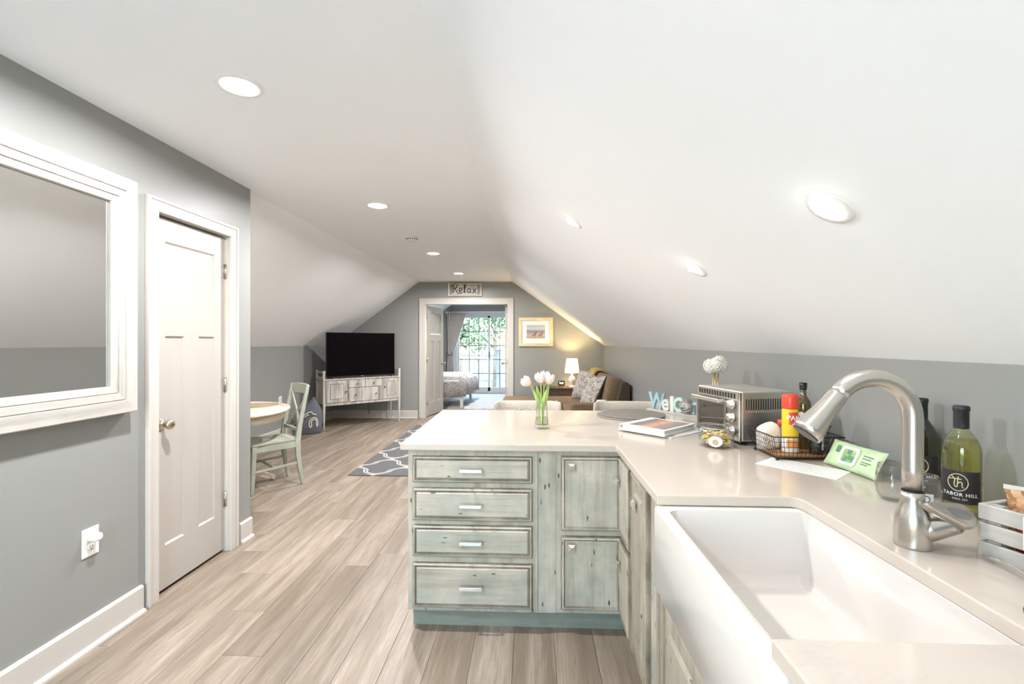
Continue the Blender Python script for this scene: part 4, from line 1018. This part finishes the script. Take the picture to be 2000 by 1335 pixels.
# cross-back chair, local: seat faces -y (front), back at +y
green = worn('sage_chair_paint', (.385, .42, .345), (.47, .49, .41), (.25, .26, .20), 'Z', False, .75)
fx = Vector((-.66, -.75, 0)).normalized()
ch_rz = math.atan2(fx.y, fx.x)+PI/2
t = thing('dining_chair', 'sage green wooden cross back chair tucked at the round table', 'chair', (-2.515, 4.325, 0), ch_rz)
sw_, sd_ = .205, .205
b = B(); rows = []
b.loft([[(-sw_*.86, sd_, .430), (sw_*.86, sd_, .430), (sw_+.012, -sd_-.02, .430), (-sw_-.012, -sd_-.02, .430)], [(-sw_*.88, sd_+.01, .452), (sw_*.88, sd_+.01, .452), (sw_+.02, -sd_-.03, .452), (-sw_-.02, -sd_-.03, .452)]]); b.build('seat', green, t, bevel=.008, seg=3)
for sx_ in (-1, 1):
    pts = [(sx_*.178, .245, 0), (sx_*.180, .215, .15), (sx_*.182, .195, .30), (sx_*.184, .190, .42), (sx_*.186, .205, .55), (sx_*.190, .232, .70), (sx_*.192, .262, .85), (sx_*.192, .285, .955)]
    b = B(); L = []
    for i, p in enumerate(pts):
        w = (.030, .034, .038, .042, .040, .036, .034, .032)[i]; h = (.030, .036, .044, .048, .042, .036, .032, .030)[i]; p = Vector(p)
        L.append([p+Vector((-w/2, -h/2, 0)), p+Vector((w/2, -h/2, 0)), p+Vector((w/2, h/2, 0)), p+Vector((-w/2, h/2, 0))])
    b.loft(L); b.build('rear_leg', green, t, bevel=.005)
    b = B().bar((sx_*.195, -.195, .43), (sx_*.205, -.215, 0), .042, .042, w2=.028, h2=.028, up=(0, 1, 0)); b.build('front_leg', green, t, bevel=.004)
    B().bar((sx_*.200, -.205, .20), (sx_*.180, .205, .22), .016, .022).build('side_stretcher', green, t, bevel=.004)
    B().box((sx_*.190-.009, -.18, .375), (sx_*.190+.009, .18, .43)).build('seat_rail', green, t)
B().bar((-.20, -.01, .205), (.20, -.01, .205), .016, .022).build('cross_stretcher', green, t, bevel=.004)
B().box((-.185, -.205, .375), (.185, -.187, .43)).build('seat_rail', green, t); B().box((-.175, .185, .375), (.175, .203, .43)).build('seat_rail', green, t)
b = B(); L = []
for i in range(9):
    s = i/8*2-1; y = .278+.018*(1-s*s); L.append([(s*.20, y-.011, .872), (s*.20, y+.011, .872), (s*.20, y+.022, .960+.008*(1-s*s)), (s*.20, y, .960+.008*(1-s*s))])
b.loft(L); b.build('top_rail', green, t, bevel=.004)
for k, sx_ in enumerate((-1, 1)):
    pts = []
    for i in range(11):
        s = i/10; zz = .535+.345*s; pts.append((sx_*(-.165+.33*s), .204+(.275-.204)*s+.020*math.sin(PI*s)+(.010 if k else -.004), zz+.02*math.sin(2*PI*s)))
    b = B(); L = []
    for p in pts: p = Vector(p); L.append([p+Vector((-.016, -.006, .004)), p+Vector((.016, -.006, -.004)), p+Vector((.016, .006, -.004)), p+Vector((-.016, .006, .004))])
    b.loft(L); b.build('cross_slat', green, t)
B().bar((-.18, .200, .535), (.18, .200, .535), .020, .034).build('lower_rail', green, t, bevel=.004)

# ================================================================== TELEVISION CORNER
ca_ = math.radians(42.306); FL = Vector((-3.253, 7.069, 0)); dx_ = Vector((math.cos(ca_), math.sin(ca_), 0))
t = thing('tv_console', 'shabby white sideboard on tapered legs set across the corner', 'sideboard', FL, ca_)
CLn, CDp = 1.309, .37
b = B().box((.03, .012, .385), (CLn-.03, CDp-.01, .775)); b.build('carcass', shabby, t)
B().box((.0, -.012, .772), (CLn, CDp, .79)).build('top', shabby, t, bevel=.003)
B().box((.03, -.004, .372), (CLn-.03, .014, .405)).build('bottom_rail', shabby, t)
for x in (.0, CLn-.036):
    for y in (-.004, CDp-.036):
        b = B(); b.loft([[(x+.010, y+.010, 0), (x+.026, y+.010, 0), (x+.026, y+.026, 0), (x+.010, y+.026, 0)], [(x, y, .37), (x+.036, y, .37), (x+.036, y+.036, .37), (x, y+.036, .37)], [(x, y, .925), (x+.036, y, .925), (x+.036, y+.036, .925), (x, y+.036, .925)]]); b.build('leg', shabby, t)
for x in (.008, CLn-.028):
    B().box((x, .03, .885), (x+.02, CDp-.03, .912)).box((x+.004, .03, .79), (x+.016, CDp-.03, .83)).build('end_rail', shabby, t)
    b = B()
    for k in range(3): b.bar((x+.010, .07+k*.09, .83), (x+.010, .12+k*.09, .885), .006, .012)
    b.build('end_fretwork', M('dark_iron', (.10, .085, .075), .5, .4), t)
dk_knob = M('dark_knob', (.09, .075, .065), .4, .5)
def cfront(name, x0, x1, z0, z1, inner, knobs):
    d = B().panel(x0, x1, z0, z1, [(0, 0, 0), (0, .014, 0), (.004, .018, 0)], .012).build(name, shabby, t)
    if inner: B().panel(x0+.06, x1-.06, z0+.06, z1-.05, [(0, 0, 1), (.006, .004, 1), (.012, .001, 0)], -.006).build('inset_panel', [shabby, dk_knob], d)
    for kx, kz in knobs: B().lathe([(.006, 0), (.005, .010), (.012, .016), (.012, .022), (.001, .026)], 12, c=(kx, -.006, kz), axis='Y').build('knob', dk_knob, d)
cfront('door', .045, .385, .412, .765, True, [(.355, .58)])
cfront('door', .985, 1.268, .412, .765, True, [(1.015, .62)])
cfront('drawer', .405, .672, .640, .765, False, [(.54, .70)]); cfront('drawer', .682, .962, .640, .765, False, [(.82, .70)])
cfront('drawer', .405, .962, .412, .630, False, [(.51, .52), (.86, .52)])
# television
t = thing('television', 'large black flat screen television standing on the sideboard', 'television', FL, ca_)
TY = .065
B().box((.07, TY+.006, .815), (1.235, TY+.035, 1.535)).build('casing', black_m, t, bevel=.004)
B().box((.35, TY+.035, .90), (1.0, TY+.075, 1.25)).build('rear_housing', black_m, t, bevel=.01)
B().box((.078, TY+.003, .832), (1.227, TY+.0062, 1.527)).build('screen', M('tv_screen', (.003, .002, .003), .15, Specular_IOR_Level=.12), t)
B().box((.635, TY+.002, .812), (.675, TY+.012, .826)).build('logo', M('silver_grey', (.5, .5, .5), .3, .8), t)
for x in (.17, 1.12):
    b = B().bar((x, TY+.02, .825), (x-.03 if x < .5 else x+.03, TY-.065, .797), .016, .012); b.bar((x, TY+.02, .825), (x-.03 if x < .5 else x+.03, TY+.13, .797), .016, .012); b.build('stand_foot', black_m, t)
b = B(); b.tube([(.86, .35, .40), (.87, .34, .30), (.865, .33, .22), (.88, .32, .14)], .006, 8); b.tube([(.86, .35, .40), (.86, .36, .75)], .006, 8)
o = b.build('power_cable', black_m); o.location = FL; o.rotation_euler = (0, 0, ca_); tag(o, 'black power cable hanging below the sideboard', 'cable')
# tote bag
t = thing('tote_bag', 'slate blue canvas bag with cream rope print beside the sideboard leg', 'bag', (-3.36, 6.83, 0), .45)
denim = fabric('slate_canvas', (.13, .14, .165)); b = B(); L = []
for z, w, d, sx_ in ((.0, .165, .10, 0), (.02, .18, .115, 0), (.12, .185, .12, 0), (.25, .18, .11, .01), (.34, .165, .085, .02), (.40, .125, .055, .03), (.45, .075, .03, .045), (.50, .03, .016, .06), (.545, .012, .010, .065)):
    L.append([(w*math.cos(2*PI*i/24)+sx_+.006*math.sin(5*i+z*30), d*math.sin(2*PI*i/24)+.004*math.sin(3*i+z*50), z) for i in range(24)])
b.loft(L, smooth=True); b.build('body', denim, t)
rope = M('cream_rope', (.74, .69, .58), .8); b = B()
fnb = lambda x_, y_: (x_, -.121*math.sqrt(max(.05, 1-(x_/.19)**2))*(1 if y_ < .27 else 1-(y_-.27)*1.6)-.004, y_)
for pts in ([(-.06, .29), (-.02, .32), (.03, .335), (.06, .30), (.10, .295)], [(.02, .10), (.0, .16), (.02, .22), (.07, .25), (.11, .22), (.12, .16), (.11, .11)], [(.02, .10), (.035, .14), (.03, .19), (.07, .225), (.10, .20), (.10, .15), (.11, .11)], [(-.09, .25), (-.05, .27), (0, .30)]): stroke(b, pts, .008, fnb, 6)
b.build('rope_print', rope, t)

# ================================================================== BACK WALL
def strokes_word(b, letters, ox, oz, k, y, r):
    for dx0, pts in letters: stroke(b, [(ox+(dx0+p[0])*k, oz+p[1]*k) for p in pts], r, lambda x_, z_: (x_, y, z_), 6)
t = thing('relax_sign', 'weathered wooden sign reading Relax above the double door', 'sign', (-1.197, YB, 2.323), 0)
sgn = worn('sign_board', (.62, .58, .50), (.72, .68, .60), (.30, .26, .21), 'Z', False, .58)
b = B()
for k in range(8): B().box((-.225+k*.0565, -.022, -.085), (-.225+k*.0565+.055, -.012, .085)).build('slat', sgn, t)
for z in (-.10, .10): B().box((-.285, -.034, z-.018), (.285, -.008, z+.018)).build('frame_rail', worn('frame_grey', (.40, .36, .30), (.52, .48, .40), (.22, .19, .15), 'X', False), t)
for x in (-.292, .292): B().box((x-.014, -.036, -.118), (x+.014, -.008, .118)).build('frame_post', sgn, t)
for x in (-.258, .258): B().box((x-.018, -.024, -.08), (x+.018, -.010, .08)).build('corner_strip', M('strip_grey', (.30, .30, .29), .6), t)
B().box((-.28, -.010, -.10), (.28, 0, .10)).build('backing', M('sign_back', (.25, .21, .17), .8), t)
b = B(); ink = M('sign_ink', (.07, .055, .05), .6)
LT = [(0, [(.05, .0), (.06, .9), (.05, 1.5)]), (0, [(-.15, 1.25), (.15, 1.55), (.50, 1.58), (.72, 1.35), (.60, 1.02), (.32, .84), (.08, .80)]), (0, [(.30, .84), (.55, .40), (.80, .0), (1.0, -.22)]),
      (1.05, [(0, .35), (.45, .5), (.40, .85), (.1, .8), (0, .35), (.25, .0), (.6, .12)]), (1.85, [(-.05, .1), (.2, .7), (.28, 1.4), (.12, 1.4), (.1, .4), (.3, .0)]),
      (2.45, [(.55, .7), (.2, .75), (0, .35), (.2, 0), (.5, .3), (.58, .75), (.55, .2), (.75, .0)]), (3.45, [(0, .75), (.25, .4), (.55, -.02)]), (3.45, [(.6, .8), (.25, .35), (-.05, -.05)])]
strokes_word(b, LT, -.212, -.062, .103, -.026, .0095); b.build('lettering', ink, t)
t = thing('framed_picture', 'framed beach print in a pale gold frame right of the double door', 'picture', (.078, YB, 1.56), 0)
pgold = worn('pale_gold_frame', (.66, .56, .32), (.74, .66, .42), (.50, .40, .20), 'X', False, .7)
PWd, PHt = .307, .258
for (x0, x1, z0, z1) in ((-PWd, PWd, PHt-.055, PHt), (-PWd, PWd, -PHt, -PHt+.055), (-PWd, -PWd+.055, -PHt+.055, PHt-.055), (PWd-.055, PWd, -PHt+.055, PHt-.055)): B().box((x0, -.03, z0), (x1, 0, z1)).build('frame_side', pgold, t, bevel=.004)
B().box((-PWd+.05, -.012, -PHt+.05), (PWd-.05, -.004, PHt-.05)).build('mat_board', white_paper, t)
bp = M('beach_print', (.4, .3, .25), .5); g = G(bp); s4 = g.n('ShaderNodeSeparateXYZ'); g.l(g.co(), s4.inputs[0])
hh = g.math('ADD', g.math('MULTIPLY', s4.outputs[2], 3.6), g.math('MULTIPLY', g.noise(g.map(g.co(), (5, 1, 14)), 1.5, 4), .22))
g.col(g.ramp(g.math('ADD', hh, .40), [(.05, (.42, .30, .24)), (.30, (.55, .40, .31)), (.42, (.50, .36, .32)), (.50, (.22, .25, .30)), (.60, (.30, .35, .42)), (.72, (.62, .56, .52)), (.9, (.42, .48, .56))]))
pr = B().box((-.165, -.0135, -.115), (.165, -.0122, .125)).build('print', bp, t)
b = B()
for x in (-.06, .05):
    b.add([(x, -.0139, -.07), (x+.06, -.0139, -.055), (x+.075, -.0139, .01), (x+.062, -.0139, .012), (x+.045, -.0139, -.04), (x, -.0139, -.052)], [(0, 1, 2, 3, 4, 5)])
    for lx in (.005, .05): b.box((x+lx, -.0140, -.095), (x+lx+.007, -.0137, -.06))
b.build('printed_beach_chair', M('print_dark', (.16, .10, .08), .6), pr)

# ================================================================== LOUNGE
# rug
def rug_mat():
    m = M('trellis_rug', (.1, .1, .11), .95); g = G(m); v = g.co(); s = g.n('ShaderNodeSeparateXYZ'); g.l(v, s.inputs[0])
    X = g.math('MULTIPLY', s.outputs[0], 2*PI/.52); Y = g.math('MULTIPLY', s.outputs[1], 2*PI/.66)
    cX, cY = g.math('COSINE', X), g.math('COSINE', Y)
    f = g.math('ADD', cX, g.math('ADD', cY, g.math('MULTIPLY', g.math('COSINE', g.math('MULTIPLY', Y, 3)), .28)))
    d = g.math('ABSOLUTE', f); ln = g.ramp(d, [(.0, (0, 0, 0)), (.06, (0, 0, 0)), (.11, (1, 1, 1)), (.26, (1, 1, 1)), (.33, (0, 0, 0))])
    nz = g.noise(v, 320, 2); ch = g.ramp(nz, [(.38, (.035, .036, .042)), (.62, (.20, .19, .19))]); cr = g.ramp(nz, [(.35, (.45, .41, .35)), (.6, (.66, .61, .54))])
    g.col(g.mix(ln, ch, cr)); g.bump(nz, .6, .006); return m
o = B().box((0, 0, 0), (2.2, 2.95, .010)).build('area_rug', rug_mat(), loc=(-1.895, 4.68, .0005), rz=.0, bevel=.003); tag(o, 'charcoal area rug with cream trellis pattern beyond the peninsula', 'rug')
# bar stools
linen = fabric('beige_linen', (.60, .53, .45)); stool_leg = worn('stool_leg_wood', (.20, .13, .08), (.26, .18, .11), (.12, .08, .05), 'Z', False)
def make_stool(label, x, y):
    t = thing('bar_stool', label, 'stool', (x, y, 0), 0, 'upholstered bar stools behind the peninsula')
    b = B(); rbox(b, -.225, .225, -.21, .20, .60, .68, .04); b.build('seat', linen, t)
    b = B(); L = []
    for k, (z, e) in enumerate(((.66, .0), (.70, 0), (.80, .0), (.88, 0), (.915, .004), (.928, .014), (.932, .024))):
        row = []; n = 16; tl = (z-.66)*.10
        for i in range(n+1):
            s = i/n*2-1; xx = s*(.252-e*.5); yy = .215+tl-.075*abs(s)**6-.0; row.append((xx, yy-.028+e, z))
        for i in range(n, -1, -1):
            s = i/n*2-1; xx = s*(.252-e*.5); yy = .215+tl-.075*abs(s)**6; row.append((xx, yy+.028-e, z))
        L.append(row)
    b.loft(L, smooth=True); bk = b.build('backrest', linen, t)
    for s in (-1, 1): B().tube([(s*.222, .196, .68), (s*.222, .200, .80), (s*.222, .206, .90), (s*.222, .215, .926), (s*.222, .235, .935)], .0035, 6).build('piping', linen, bk)
    for xx in (-.11, 0, .11): B().ball((xx, .190, .80), .010, 10, 6).build('tuft_button', linen, bk)
    for xx in (-.055, .055): B().ball((xx, .196, .872), .010, 10, 6).build('tuft_button', linen, bk)
    for sx_ in (-1, 1):
        for sy_ in (-1, 1): B().bar((sx_*.19, sy_*.175, .61), (sx_*.215, sy_*.20, 0), .042, .042, w2=.028, h2=.028, up=(0, 1, 0)).build('leg', stool_leg, t)
    for sx_ in (-1, 1): B().bar((sx_*.207, -.19, .22), (sx_*.207, .19, .22), .022, .03).build('stretcher', stool_leg, t)
    B().bar((-.207, -.19, .16), (.207, -.19, .16), .022, .03).build('footrest', stool_leg, t)
    return t
s1_ = make_stool('beige linen bar stool behind the tulip vase', -.03, 3.29)
s2_ = copy_tree(s1_); s2_.location = (.715, 3.29, 0); s2_['label'] = 'beige linen tufted bar stool behind the placemats and Welcome sign'
# sofa along the right wall with chaise at its far end
sofa_m = fabric('brown_chenille', (.19, .125, .070), 200, .3); sofa_b = fabric('olive_brown_base', (.17, .13, .075), 200, .2)
t = thing('chaise_sofa', 'dark brown sofa with chaise along the right wall', 'sofa', (0, 0, 0))
b = B(); rbox(b, .50, 1.20, 5.95, 6.88, .10, .32, .03); rbox(b, -.44, 1.20, 6.88, 7.78, .10, .32, .03); b.build('base', sofa_b, t)
b = B(); rbox(b, .46, 1.06, 6.02, 6.87, .32, .475, .05); b.build('seat_cushion', sofa_m, t)
b = B(); rbox(b, -.46, 1.06, 6.88, 7.76, .32, .475, .06); b.build('chaise_cushion', sofa_m, t)
def backc(y0, y1, name):
    b = B(); rbox(b, -.11, .11, y0, y1, 0, .48, .07, e=.06); b.xf(Matrix.Translation((1.02, 0, .44)) @ Matrix.Rotation(.20, 4, 'Y')); return b.build(name, sofa_m, t)
backc(6.02, 6.88, 'back_cushion'); backc(6.90, 7.70, 'back_cushion')
b = B(); L = []
for y in (5.88, 5.91, 7.78): L.append([(x, y, z) for x, z in ((1.02, .10), (1.245, .10), (1.25, .80), (1.23, .86), (1.19, .88), (1.14, .86), (1.08, .60))])
b.loft(L); b.build('back_frame', M('sofa_dark', (.06, .040, .025), .8), t, bevel=.012)
b = B(); rbox(b, .50, 1.10, 5.86, 6.02, .10, .60, .05); b.build('arm', sofa_m, t)
for x, y in ((.55, 5.95), (1.15, 5.95), (-.38, 6.95), (-.38, 7.70), (1.15, 7.70)): B().lathe([(.022, .0108 if (x < 0 and y < 7) else 0), (.03, .10)], 12, c=(x, y, 0)).build('leg', M('leg_black', (.03, .022, .016), .5), t)
thr = fabric('mustard_throw', (.46, .33, .10), 120, .3)
b = B(); L = []
for j in range(9):
    y = 7.05+.55*j/8; w = .008*math.sin(j*2.4); L.append([(.90+w, y, .72), (.93+w, y, .86+w), (.97, y, .945+w), (1.04, y, .965+w), (1.12, y, .95+w), (1.17, y, .92), (1.15, y, .905), (1.04, y, .945), (.98, y, .92), (.95, y, .84), (.92, y, .72)])
b.loft(L, smooth=True); o = b.build('throw_blanket', thr); tag(o, 'mustard throw blanket draped over the sofa back', 'blanket')
def pat_mat(name, a, c, sc):
    m = M(name, a, .9); g = G(m); v = g.co(); n1 = g.noise(v, sc, 2, .4, 2.5); f = g.ramp(g.math('ABSOLUTE', g.math('SUBTRACT', n1, .5)), [(.02, (0, 0, 0)), (.05, (1, 1, 1))]); g.col(g.mix(f, a, c)); return m
pil_m = pat_mat('pillow_print', (.10, .095, .10), (.50, .45, .39), 11)
def pillow(label, loc, rot, w=.235):
    t = thing('throw_pillow', label, 'pillow', loc, 0, 'printed throw pillows on the sofa'); t.rotation_euler = rot
    b = B(); n = 12
    for sgn_ in (1, -1):
        g_ = [[((i/n*2-1)*w*(1-.06*(1-(j/n*2-1)**2)*abs(i/n*2-1)), (j/n*2-1)*w*(1-.06*(1-(i/n*2-1)**2)*abs(j/n*2-1)), sgn_*.075*((1-(i/n*2-1)**2)*(1-(j/n*2-1)**2))**.45) for j in range(n+1)] for i in range(n+1)]
        b.loft(g_, cap0=False, cap1=False, closed=False, smooth=True)
    b.build('cover', pil_m, t)
    b = B(); b.tube([(-w, -w, 0), (w, -w, 0), (w, w, 0), (-w, w, 0), (-w, -w, 0)], .004, 6); b.build('piping', pil_m, t); return t
pillow('grey printed throw pillow leaning on the sofa back near the lamp', (.83, 7.36, .70), (0, math.radians(112), .5))
pillow('grey printed throw pillow nearer to the sofa arm', (.84, 6.42, .70), (.12, math.radians(118), .35))
t = thing('white_dish', 'small round white dish on the sofa arm', 'dish', (.90, 5.94, .601)); B().lathe([(.040, 0), (.062, .018), (.066, .034), (.055, .036), (.001, .038)], 28).build('bowl', white_pl, t)
# side table, lamp, clock
dkw = worn('dark_walnut', (.075, .045, .025), (.11, .07, .04), (.035, .02, .012), 'X', False)
t = thing('side_table', 'dark wooden side table between sofa and gable wall', 'table', (.44, 8.02, 0))
B().box((-.38, -.18, .575), (.42, .22, .60)).build('tabletop', dkw, t, bevel=.004); B().box((-.34, -.165, .42), (.38, .20, .575)).build('drawer_box', dkw, t)
for x in (-.32, .34):
    for y in (-.145, .17): B().box((x-.02, y-.02, 0), (x+.02, y+.02, .42)).build('leg', dkw, t)
t = thing('table_lamp', 'lit table lamp with cream shade on the side table', 'lamp', (.700, 8.0, .60))
B().lathe([(.055, 0), (.058, .012), (.040, .022), (.030, .04), (.052, .085), (.060, .13), (.045, .175), (.020, .20), (.014, .215), (.014, .25)], 28).build('base', M('white_ceramic', (.80, .76, .68), .25), t)
sh_m = M('lamp_shade', (.92, .84, .66), .8, Emission_Color=(1, .80, .45), Emission_Strength=.85, Transmission_Weight=0.0)
o = B().lathe([(.128, .250), (.095, .490)], 32, cap0=False, cap1=False).build('shade', sh_m, t)
B().ball((0, 0, .36), .028, 12, 8).build('bulb', emis('bulb', (1, .85, .55), 8), t)
l = bpy.data.lights.new('lamp_bulb', 'POINT'); l.energy = 14; l.color = (1, .74, .36); l.shadow_soft_size = .03; lo_ = bpy.data.objects.new('lamp_bulb', l); C.objects.link(lo_); lo_.parent = t; lo_.location = (0, 0, .36+.045)
t = thing('desk_clock', 'small black clock with light markings on the side table', 'clock', (.52, 8.02, .60), -.1)
b = B(); rbox(b, -.058, .058, -.042, .042, -.018, .018, .018, e=.006); b.xf(Matrix.Translation((0, 0, .066)) @ Matrix.Rotation(PI/2, 4, 'X')); b.build('case', black_m, t)
b = B()
for x0, x1, z0, z1 in ((-.036, -.008, .072, .078), (-.002, .038, .078, .084), (-.040, -.020, .084, .089), (-.034, .034, .056, .060), (-.004, .036, .066, .071)): b.box((x0, -.0192, z0), (x1, -.0184, z1))
b.build('digits', emis('clock_digits', (.85, .88, .9), 1.0), t)
for x in (-.03, .03): B().lathe([(.007, 0), (.010, .024)], 10, c=(x, 0, 0)).build('foot', M('orange_foot', (.55, .25, .05), .4), t)

# ================================================================== BEDROOM
rugb = pat_mat('blue_grey_rug', (.34, .34, .34), (.56, .55, .54), 9)
o = B().box((0, 0, 0), (2.2, 2.7, .010)).build('bedroom_rug', rugb, loc=(-1.75, 9.40, .0005)); tag(o, 'pale blue grey rug on the bedroom floor', 'rug')
t = thing('bed', 'bed with floral grey comforter behind the open bedroom door', 'bed', (0, 0, 0))
bedw = M('bed_frame_white', (.72, .66, .58), .5)
B().box((-3.35, 9.56, .22), (-1.42, 11.05, .32)).build('frame', bedw, t, bevel=.006)
for x in (-3.25, -1.46):
    for y in (9.60, 11.0): B().bar((x, y, .23), (x, y, .011), .07, .07, w2=.05, h2=.05, up=(0, 1, 0)).build('leg', bedw, t)
b = B(); rbox(b, -3.33, -1.44, 9.57, 11.04, .32, .60, .08); b.build('mattress', M('mattress_white', (.78, .78, .78), .9), t)
flo = pat_mat('floral_comforter', (.13, .11, .11), (.46, .41, .40), 14); top_m = fabric('comforter_top', (.68, .67, .68), 150, .08)
b = B(); L = []
NX, NY = 26, 22
for i in range(NX+1):
    x = -3.0+(3.0-1.30)*i/NX; row = []
    for j in range(NY+1):
        y = 9.46+(11.16-9.46)*j/NY
        ex = max(0, (x-(-1.46))/.16); ey = max(0, (9.60-y)/.14, (y-11.02)/.14)
        if ex > 0 or ey > 0:
            d = min(1, max(ex, ey)); z = .665-.42*d+.02*math.sin(y*19+x*7)*d; xx = min(x+.12*(y-9.5)/1.5, -1.40+.14*(y-9.5)/1.5+.03*math.sin(y*14))if ex > 0 else x; yy = y if ey == 0 else (max(y, 9.525+.015*math.sin(x*15)) if y < 10 else min(y, 11.09))
            row.append((xx, yy, z))
        else: row.append((x, y, .665+.012*math.sin(x*5)*math.sin(y*6)))
    L.append(row)
b.loft(L, cap0=False, cap1=False, closed=False, smooth=True)
cm = b.build('comforter', [flo, top_m], t)
for p in cm.data.polygons:
    if p.normal.z > .8 and p.center.z > .6: p.material_index = 1
so = cm.modifiers.new('thick', 'SOLIDIFY'); so.thickness = .02
# curtain
curt = fabric('taupe_curtain', (.58, .53, .49), 90, .1)
t = thing('window_curtain', 'taupe curtain gathered by a tie beside the sliding door', 'curtain', (-2.02, YS-.09, 0))
b = B(); L = []
for k in range(15):
    s = k/14; z = 2.16-2.12*s
    if s < .53: q = s/.53; x0 = -.235; x1 = .27*(1-q)**.8-.10*q; amp = .035*(1-.6*q)
    else: q = (s-.53)/.47; x0 = -.235-.06*q; x1 = -.10+.10*q**.7; amp = .014+.02*q
    L.append([(x0+(x1-x0)*i/48, amp*math.sin(i/48*2*PI*7+.8*math.sin(z*2)), z) for i in range(49)])
b.loft(L, cap0=False, cap1=False, closed=False, smooth=True); cu = b.build('fabric', curt, t); so = cu.modifiers.new('thick', 'SOLIDIFY'); so.thickness = .003
b = B(); b.tube([(-.26, -.035, 1.06), (-.17, -.05, 1.03), (-.085, -.035, 1.07), (-.10, .035, 1.10), (-.20, .045, 1.12), (-.26, .0, 1.10)], .012, 8); b.build('tieback', fabric('tie', (.20, .19, .20)), t)
t = thing('curtain_rod', 'white curtain rod above the sliding door', 'curtain rod', (-1.15, YS-.09, 2.175)); B().tube([(-1.12, 0, 0), (1.0, 0, 0)], .012, 12).build('rod', white_pl, t)
B().ball((-1.14, 0, 0), .026, 12, 8).build('finial', white_pl, t); B().box((-1.02, -.01, -.015), (-1.0, .09, .015)).box((.95, -.01, -.015), (.97, .09, .015)).build('bracket', white_pl, t)

# ================================================================== OUTSIDE
deckm = paint('deck_grey', (.22, .225, .23), .6, .06); railm = paint('rail_white', (.20, .22, .25), .5, .03); balm = M('dark_baluster', (.16, .15, .15), .5, .3)
t = thing('deck', 'pale grey balcony deck outside the sliding door', 'deck', (-1.2, 13.3, 0))
for i in range(12): B().box((-2.4, -.78+i*.142, -.055), (2.6, -.78+i*.142+.136, -.03)).build('board', deckm, t)
for x in (-2.3, 0, 2.5): B().box((x-.05, -.78, -.2), (x+.05, .92, -.056)).build('joist', deckm, t)
for x in (-2.3, 2.5): B().box((x-.07, .78, -2.7), (x+.07, .92, -.2)).build('support_post', deckm, t)
t = thing('balcony_railing', 'white balcony railing with thin dark balusters and square post', 'railing', (-1.2, 14.05, -.03))
B().box((-2.4, -.03, .97), (2.6, .03, 1.03)).build('top_rail', railm, t); B().box((-2.4, -.025, .20), (2.6, .025, .245)).build('bottom_rail', railm, t)
for x in (-2.3, .20, 2.5): B().box((x-.07, -.07, 0), (x+.07, .07, 1.16)).box((x-.085, -.085, 1.16), (x+.085, .085, 1.19)).build('post', railm, t)
bal = None
for i in range(40):
    x = -2.25+i*.121
    if bal is None: bal = B().box((-.008, -.008, .245), (.008, .008, .97)).build('baluster', balm, t, loc=(x, 0, 0))
    else:
        o = bal.copy(); C.objects.link(o); o.parent = t; o.location = (x, 0, 0)
lawn = M('lawn_grass', (.30, .42, .16), .95); g = G(lawn); g.col(g.ramp(g.noise(g.co(), .35, 5), [(.35, (.05, .08, .03)), (.65, (.09, .115, .05))]))
o = B().box((-60, 14, -2.9), (60, 110, -2.7)).box((-60, -60, -2.9), (60, 14, -2.7)).build('ground_lawn', lawn); tag(o, 'sunlit green lawn below the balcony', 'lawn', kind='structure')
bark = worn('tree_bark', (.15, .11, .085), (.21, .17, .13), (.07, .05, .04), 'Z', False)
lfm = []
for k, c in enumerate(((.045, .09, .035), (.065, .12, .055), (.03, .065, .035))):
    m = M('leaf_green', c, .6, Transmission_Weight=0); lfm.append(m)
def tree(label, x, y, h, r, k):
    t = thing('leafy_tree', label, 'tree', (x, y, -2.7), 0, 'trees beyond the balcony'); rnd = random.Random(k+11)
    b = B().tube([(0, 0, -.1), (.05, .02, h*.25), (-.04, .05, h*.5), (.03, 0, h*.8)], [h*.035, h*.028, h*.02, h*.008], 10)
    for i in range(7):
        a = rnd.random()*6.28; z = h*(.35+.06*i); b.tube([(0, 0, z), (r*.3*math.cos(a), r*.3*math.sin(a), z+h*.08), (r*.7*math.cos(a), r*.7*math.sin(a), z+h*.2)], [h*.012, h*.008, h*.003], 6)
    b.build('trunk', bark, t)
    b = B(); cl = [(rnd.gauss(0, r*.45), rnd.gauss(0, r*.45), h*(.40+.55*rnd.random()), r*(.28+.25*rnd.random())) for _ in range(16)]
    for cx, cy, cz, cr in cl:
        for i in range(150):
            d = Vector((rnd.gauss(0, 1), rnd.gauss(0, 1), rnd.gauss(0, .8))); d.normalize(); p = Vector((cx, cy, cz))+d*cr*rnd.random()**.4
            u = Vector((rnd.gauss(0, 1), rnd.gauss(0, 1), rnd.gauss(0, 1))).normalized(); w = u.orthogonal().normalized(); s = .10+.09*rnd.random()
            b.add([p-u*s, p+w*s*.5, p+u*s, p-w*s*.5], [(0, 1, 2, 3)], mi=rnd.randrange(3))
    tag(b.build('foliage', lfm, t), kind='stuff')
for k, (x, y, h, r, lb) in enumerate(((-4.8, 26, 8.5, 2.2, 'bushy green tree seen at the left of the sliding door'), (-2.6, 34, 10, 3.0, 'tall green tree seen between the door muntins, left of the middle stile'),
        (-.2, 30, 8, 1.9, 'light green tree behind the white balcony post'), (-1.6, 44, 12, 3.6, 'farther green tree centred behind the sliding door'), (3.4, 37, 11, 2.6, 'green tree at the right edge of the sliding door'), (-6.6, 42, 12, 3.8, 'far green tree at the left behind the curtain'))): tree(lb, x, y, h, r, k)
